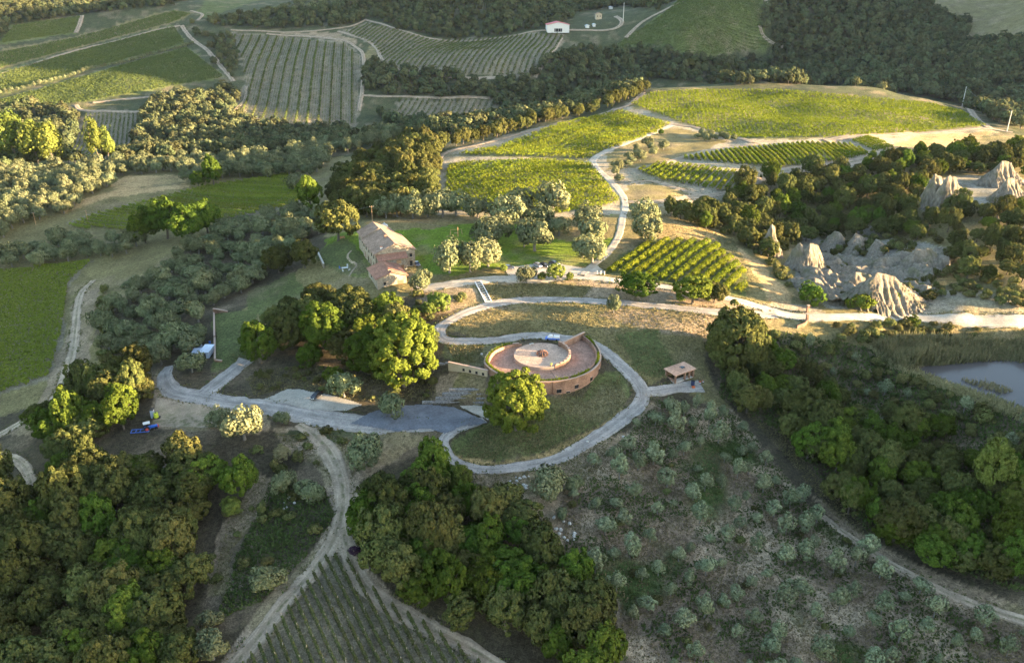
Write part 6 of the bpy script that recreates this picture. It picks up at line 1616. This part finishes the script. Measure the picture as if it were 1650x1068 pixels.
# ------------------------------------------------------------------ gate on the white road
def pillar(px, py, label, h=2.6):
    p = hit(px, py); e = empty("gate_pillar", tuple(p), .1); tag(e, label, "gate pillar", "pillars of the road gate")
    MB().box((0, 0, h / 2 - .2), (.8, .8, h + .4)).build("shaft", M_BRICK, e); MB().box((0, 0, h + .08), (1.05, 1.05, .16)).build("cap", M_COPE, e); return p
g1 = pillar(1301, 503, "brick gate pillar on the far side of the white road"); g2 = pillar(1300, 517, "brick gate pillar on the near side of the white road")
e = empty("curved_gate_wall", tuple(hit(1293, 524))); tag(e, "curved low brick wing wall ending at the near gate pillar", "wall"); o0 = np.array(e.location)
CW = spline(hits([(1300, 518), (1299, 522), (1294, 526), (1284, 529)])[:, :2], 12)
for k in range(11):
    a, b = CW[k], CW[k + 1]; m_ = (a + b) / 2; MB().box((m_[0] - o0[0], m_[1] - o0[1], float(terr(*m_)) - o0[2] + .55), (float(np.linalg.norm(b - a)) + .05, .35, 1.9 - .06 * k), math.atan2(*(b - a)[::-1])).build("wall_segment", M_BRICK, e)
e = empty("iron_gate", tuple(g1)); tag(e, "open rusty iron gate leaf beside the far pillar", "gate")
for k in range(9): MB().box((-.6 - .33 * k, .25 * k * .3, 1.1), (.05, .05, 2.0)).build("bar", M_RUST, e)
for z in (.25, 1.95): MB().box((-1.9, .32, z), (3.0, .06, .09), -.22).build("rail", M_RUST, e)
for k, q in enumerate([(1262, 497), (1240, 487), (1222, 515), (1248, 518)]):
    p = hit(*q); o = MB().tube([(0, 0, -.2), (0, 0, 1.4)], .06, 5).build("fence_post", M_WOOD, None, tuple(p)); tag(o, "thin wooden fence post %s the white road left of the gate, %s" % ("above" if k < 2 else "below", "nearer to it" if k in (0, 3) else "farther from it"), "post")
for k, q in enumerate([(962, 442), (968, 442), (974, 443)]):
    p = hit(*q); o = MB().frustum((0, 0, -.2), (0, 0, 1.5), .14, .12, 8).build("marker_post", M_WHITE, None, tuple(p)); tag(o, "white marker post by the small vineyard, %s of three" % ("first", "second", "third")[k], "post")

# ------------------------------------------------------------------ utility poles and wires
M_WIRE = plain("wire", (0.12, 0.12, 0.12), 0.5, var=.05); M_PAINTP = plain("concrete_pole", (0.48, 0.44, 0.38), 0.8, var=.1)
TOPS = {}
def pole(key, px, py, h, label, mat=M_LWOOD, arm=True, r=.16):
    p = hit(px, py) if len(str(key)) < 3 else hit(px, py)
    e = empty("utility_pole", tuple(p)); tag(e, label, "utility pole", "utility poles"); MB().frustum((0, 0, -.5), (0, 0, h), r, r * .65, 8).build("pole", mat, e)
    if arm:
        MB().box((0, 0, h - .5), (1.6, .12, .12)).build("cross_arm", mat, e)
        for x in (-.7, 0, .7): MB().frustum((x, 0, h - .44), (x, 0, h - .2), .06, .05, 6).build("insulator", M_WHITE, e)
    TOPS[key] = np.array([p[0], p[1], p[2] + h - .3])
pole("a", 601, 366, 10, "wooden utility pole rising behind the farmhouse"); pole("b", 142, 358, 7, "leaning wooden pole at the left end of the striped vineyard"); pole("c", 58, 362, 7, "wooden pole among the sunlit olives on the far left")
pole("d", 1550, 172, 20, "pale utility pole on the far end of the ridge vineyard", M_PAINTP, r=.45); pole("e", 1622, 213, 15, "pale utility pole by the right edge of the ridge", M_PAINTP, r=.35); pole("f", 1004, 36, 26, "pale utility pole near the far yellow house", M_PAINTP, r=.6)
pole("g", 738, 382, 4.5, "short pole on the lawn carrying the house wire", arm=False)
def wire(a, b, sag, label, r=.035):
    A_, B_ = TOPS[a] if isinstance(a, str) else a, TOPS[b] if isinstance(b, str) else b
    P_ = [tuple((A_ + (B_ - A_) * t - np.array([0, 0, sag * 4 * t * (1 - t)])) - A_) for t in np.linspace(0, 1, 15)]
    o = MB().tube(P_, r, 4).build("overhead_wire", M_WIRE, None, tuple(A_)); tag(o, label, "wire")
wire("a", "b", 9, "overhead wire from the farmhouse pole across the olive slope"); wire("b", "c", 2, "overhead wire between the two poles on the far left"); wire("a", "g", 2, "overhead wire from the farmhouse pole to the lawn"); wire("d", "e", 4, "overhead wire between the two ridge poles", .07)
wire("c", np.array([-330.0, 430.0, 2.0]), 3, "overhead wire leaving the frame on the far left")

# ------------------------------------------------------------------ far buildings
def far_house(px, py, w, d, he, hr, rz, wall, roof, name, label, cat):
    p = hit(px, py); e = empty(name, tuple(p), rz); tag(e, label, cat)
    v = [(-w / 2, -d / 2, -2), (w / 2, -d / 2, -2), (w / 2, -d / 2, he), (0, -d / 2, hr), (-w / 2, -d / 2, he), (-w / 2, d / 2, -2), (w / 2, d / 2, -2), (w / 2, d / 2, he), (0, d / 2, hr), (-w / 2, d / 2, he)]
    MB().add(v, [(0, 1, 2, 3, 4), (9, 8, 7, 6, 5), (1, 6, 7, 2), (5, 0, 4, 9), (4, 3, 8, 9), (3, 2, 7, 8)]).build("wall", wall, e)
    k = (hr - he) / (w / 2)
    for s_ in (-1, 1):
        slope("roof", (s_ * (w / 2 + .8), -d / 2 - .6, he - .8 * k), (s_ * (w / 2 + .8), d / 2 + .6, he - .8 * k), (s_ * .01, d / 2 + .6, hr), (s_ * .01, -d / 2 - .6, hr), .35, roof, e)
    return e
br = far_house(898, 50, 31, 26, 8.5, 12, .05, M_WHITE, M_RED, "barn", "white barn with a red gable roof on the far hill", "barn")
MB().box((0, -13.05, 1.6), (11, .2, 4.4)).build("door", M_GLASS, br)
for x in (-3.6, 0, 3.6): MB().box((x, -13.2, 1.6), (.3, .2, 4.2)).build("door_frame", M_WHITE, br)
yh = far_house(964, 31, 9, 8, 7, 9, .1, M_CREAM, M_TILE, "far_house", "small yellowish house above the far barn lane", "house")
for x in (-2, 2): MB().box((x, -4.05, 4), (1.3, .15, 1.6)).build("window", M_GLASS, yh)
for q, w, lb in (((946, 45), 5, "small white shed beside the far barn lane"), ((984, 15), 6, "small white shed at the top of the far lane"), ((957, 43), 3.5, "tiny white hut right of the small white shed")):
    far_house(*q, w, 4, 3, 4, .2, M_WHITE, M_METAL2, "far_shed", lb, "shed")
# rubble stones on the slope below the ring road
stn = []
for i in range(3):
    bm = bmesh.new(); bmesh.ops.create_icosphere(bm, subdivisions=1, radius=.5); rr_ = random.Random(i)
    for v in bm.verts: v.co *= rr_.uniform(.7, 1.2)
    me = bpy.data.meshes.new("loose_stone"); bm.to_mesh(me); bm.free(); me.materials.append(M_CONC); stn.append(me)
k = 0
for s, cnt_, where_ in (("820,770 860,765 850,790 815,795", 26, "in the stone pile below the ring road"), ("890,830 930,840 925,880 890,870", 14, "on the rubble slope right of the wood"), ("470,790 500,800 440,830 420,840", 12, "on the slope left of the dirt track")):
    for x, y, z in fill(s, cnt_):
        o = ob("loose_stone", stn[k % 3], None, (x, y, z + .05)); o.scale = [random.uniform(.5, 1.3)] * 3; o.rotation_euler = (random.uniform(0, 3), 0, random.uniform(0, 6)); k += 1
        tag(o, None, "stone", "loose stones " + where_); VROWS.setdefault(("s", "pale loose stone " + where_), []).append((o, float(proj(x, y, z)[0]), 0.0))
for q, l in (((946, 712), "white stone at the outer edge of the ring road"), ((1004, 704), "pale white stone on the slope by the young olives"), ((776, 571), "white stone on the turf left of the round building")):
    p = hit(*q); o = ob("loose_stone", stn[0], None, (p[0], p[1], p[2] + .1)); tag(o, l, "stone")
# ------------------------------------------------------------------ labels that tell look-alikes apart
MARKS = [(873, 580, "the round building"), (620, 420, "the farmhouse"), (1095, 610, "the pavilion"), (510, 640, "the black car"), (235, 690, "the tractor"), (325, 565, "the metal sheds"), (1300, 510, "the gate"), (1580, 600, "the pond"),
         (1410, 470, "the broad clay cone"), (1305, 410, "the sharp clay peak"), (1520, 310, "the clay cliff"), (898, 45, "the white barn"), (860, 430, "the car park"), (625, 275, "the slope wood's crest"), (690, 300, "the vineyard's left end"), (565, 345, "the lawn-corner oak"), (560, 235, "the golden olives"), (100, 860, "the lower-left wood's flank"), (250, 960, "the lower-left wood's foot"), (1200, 330, "the scrub's left end"), (1350, 300, "the scrub's middle"), (1580, 270, "the scrub's right end"), (300, 470, "the olive slope's middle"), (420, 390, "the olive slope's top"), (1450, 800, "the pond wood's middle"), (1130, 430, "the small vine plot"), (1000, 320, "the ridge track fork"), (1250, 255, "the striped ridge vineyard"),
         (400, 320, "the striped left vineyard"), (120, 520, "the valley road"), (540, 850, "the dirt track"), (600, 1000, "the foreground vineyard"), (1500, 940, "the rough right-hand track"), (820, 755, "the ring road's lower bend"), (250, 290, "the straw clearing"),
         (1180, 540, "the large grey-green oak"), (1620, 210, "the ridge-end pole"), (170, 210, "the little valley vineyard"), (480, 130, "the striped grey vineyard"), (750, 90, "the curving far vineyard"), (20, 1000, "the bottom left corner"), (1620, 1040, "the bottom right corner"), (200, 850, "the lower-left wood's middle"), (760, 900, "the central wood's middle"), (1150, 900, "the sparse grove's middle"), (1200, 760, "the sparse grove's right edge"), (1080, 1040, "the sparse grove's foot")]
ORD = "first second third fourth fifth sixth seventh eighth ninth tenth eleventh twelfth thirteenth fourteenth fifteenth sixteenth seventeenth eighteenth nineteenth twentieth".split()
def ordinal(k):
    if k < 20: return ORD[k]
    tens = {2: "twenty", 3: "thirty", 4: "forty", 5: "fifty", 6: "sixty", 7: "seventy", 8: "eighty", 9: "ninety"}[(k + 1) // 10]
    return tens + ("-" + ORD[(k + 1) % 10 - 1] if (k + 1) % 10 else "th")
LOOK = {"holm_oak": "dark holm oak", "oak_tree": "green oak", "olive_tree": "grey-green olive", "young_olive_tree": "young silvery olive", "shrub": "low shrub", "bank_shrub": "green bank shrub", "clay_shrub": "small dry shrub", "scrub_oak": "dark scrub oak", "hillside_olive_tree": "hillside olive", "poplar_tree": "yellow-green poplar", "distant_tree": "small far tree", "distant_olive_tree": "small far olive"}
def side(dx, dy):
    if abs(dx) < 14 and abs(dy) < 14: return "at"
    if abs(dx) > 1.6 * abs(dy): return "right of" if dx > 0 else "left of"
    if abs(dy) > 1.6 * abs(dx): return "below" if dy > 0 else "above"
    return ("below and right of" if dx > 0 else "below and left of") if dy > 0 else ("above and right of" if dx > 0 else "above and left of")
sets = {}
for e, nm, px, py, grp, s, wh in TREES:
    mk = min(MARKS, key=lambda m: (m[0] - px) ** 2 + 1.5 * (m[1] - py) ** 2)
    base = "%s %s %s" % (LOOK.get(nm, nm.replace("_", " ")), side(px - mk[0], py - mk[1]), mk[2])
    sets.setdefault(base, []).append((px, py, e))
for base, lst in sets.items():
    lst.sort(key=lambda q: q[0])
    for k, (px, py, e) in enumerate(lst):
        e["label"] = base if len(lst) == 1 else "%s, %s from the left" % (base, ordinal(min(k, 97)))
for (grp, where), lst in VROWS.items():
    lst.sort(key=lambda q: q[1] + 0.2 * q[2])
    byy = max(q[2] for q in lst) - min(q[2] for q in lst) > 1.2 * (max(q[1] for q in lst) - min(q[1] for q in lst))
    if byy: lst.sort(key=lambda q: -q[2])
    for k, (o, a, b) in enumerate(lst):
        o["label"] = "%s, %s from %s" % (where, ordinal(min(k, 97)), "the front" if byy else "the left")

# ------------------------------------------------------------------ air
HAZE = 0.000009
if HAZE > 0:
    m = bpy.data.materials.new("pale_air"); m.use_nodes = True; nt = m.node_tree
    nt.nodes.remove(nt.nodes["Principled BSDF"]); pv_ = nt.nodes.new("ShaderNodeVolumePrincipled")
    pv_.inputs["Color"].default_value = (0.50, 0.60, 1.0, 1); pv_.inputs["Density"].default_value = HAZE; pv_.inputs["Anisotropy"].default_value = 0.2
    nt.links.new(pv_.outputs[0], nt.nodes["Material Output"].inputs["Volume"])
    zb = float(GZ.min()) - 1.0; zt = max(float(GZ.max()), CAMH) + 25
    x0, x1 = float(GX.min()) - 20, float(GX.max()) + 20
    o = MB().box(((x0 + x1) / 2, 1250, (zb + zt) / 2), (x1 - x0, 2760, zt - zb)).build("haze", m); tag(o, "pale bluish air over the hills", "haze", kind="stuff")
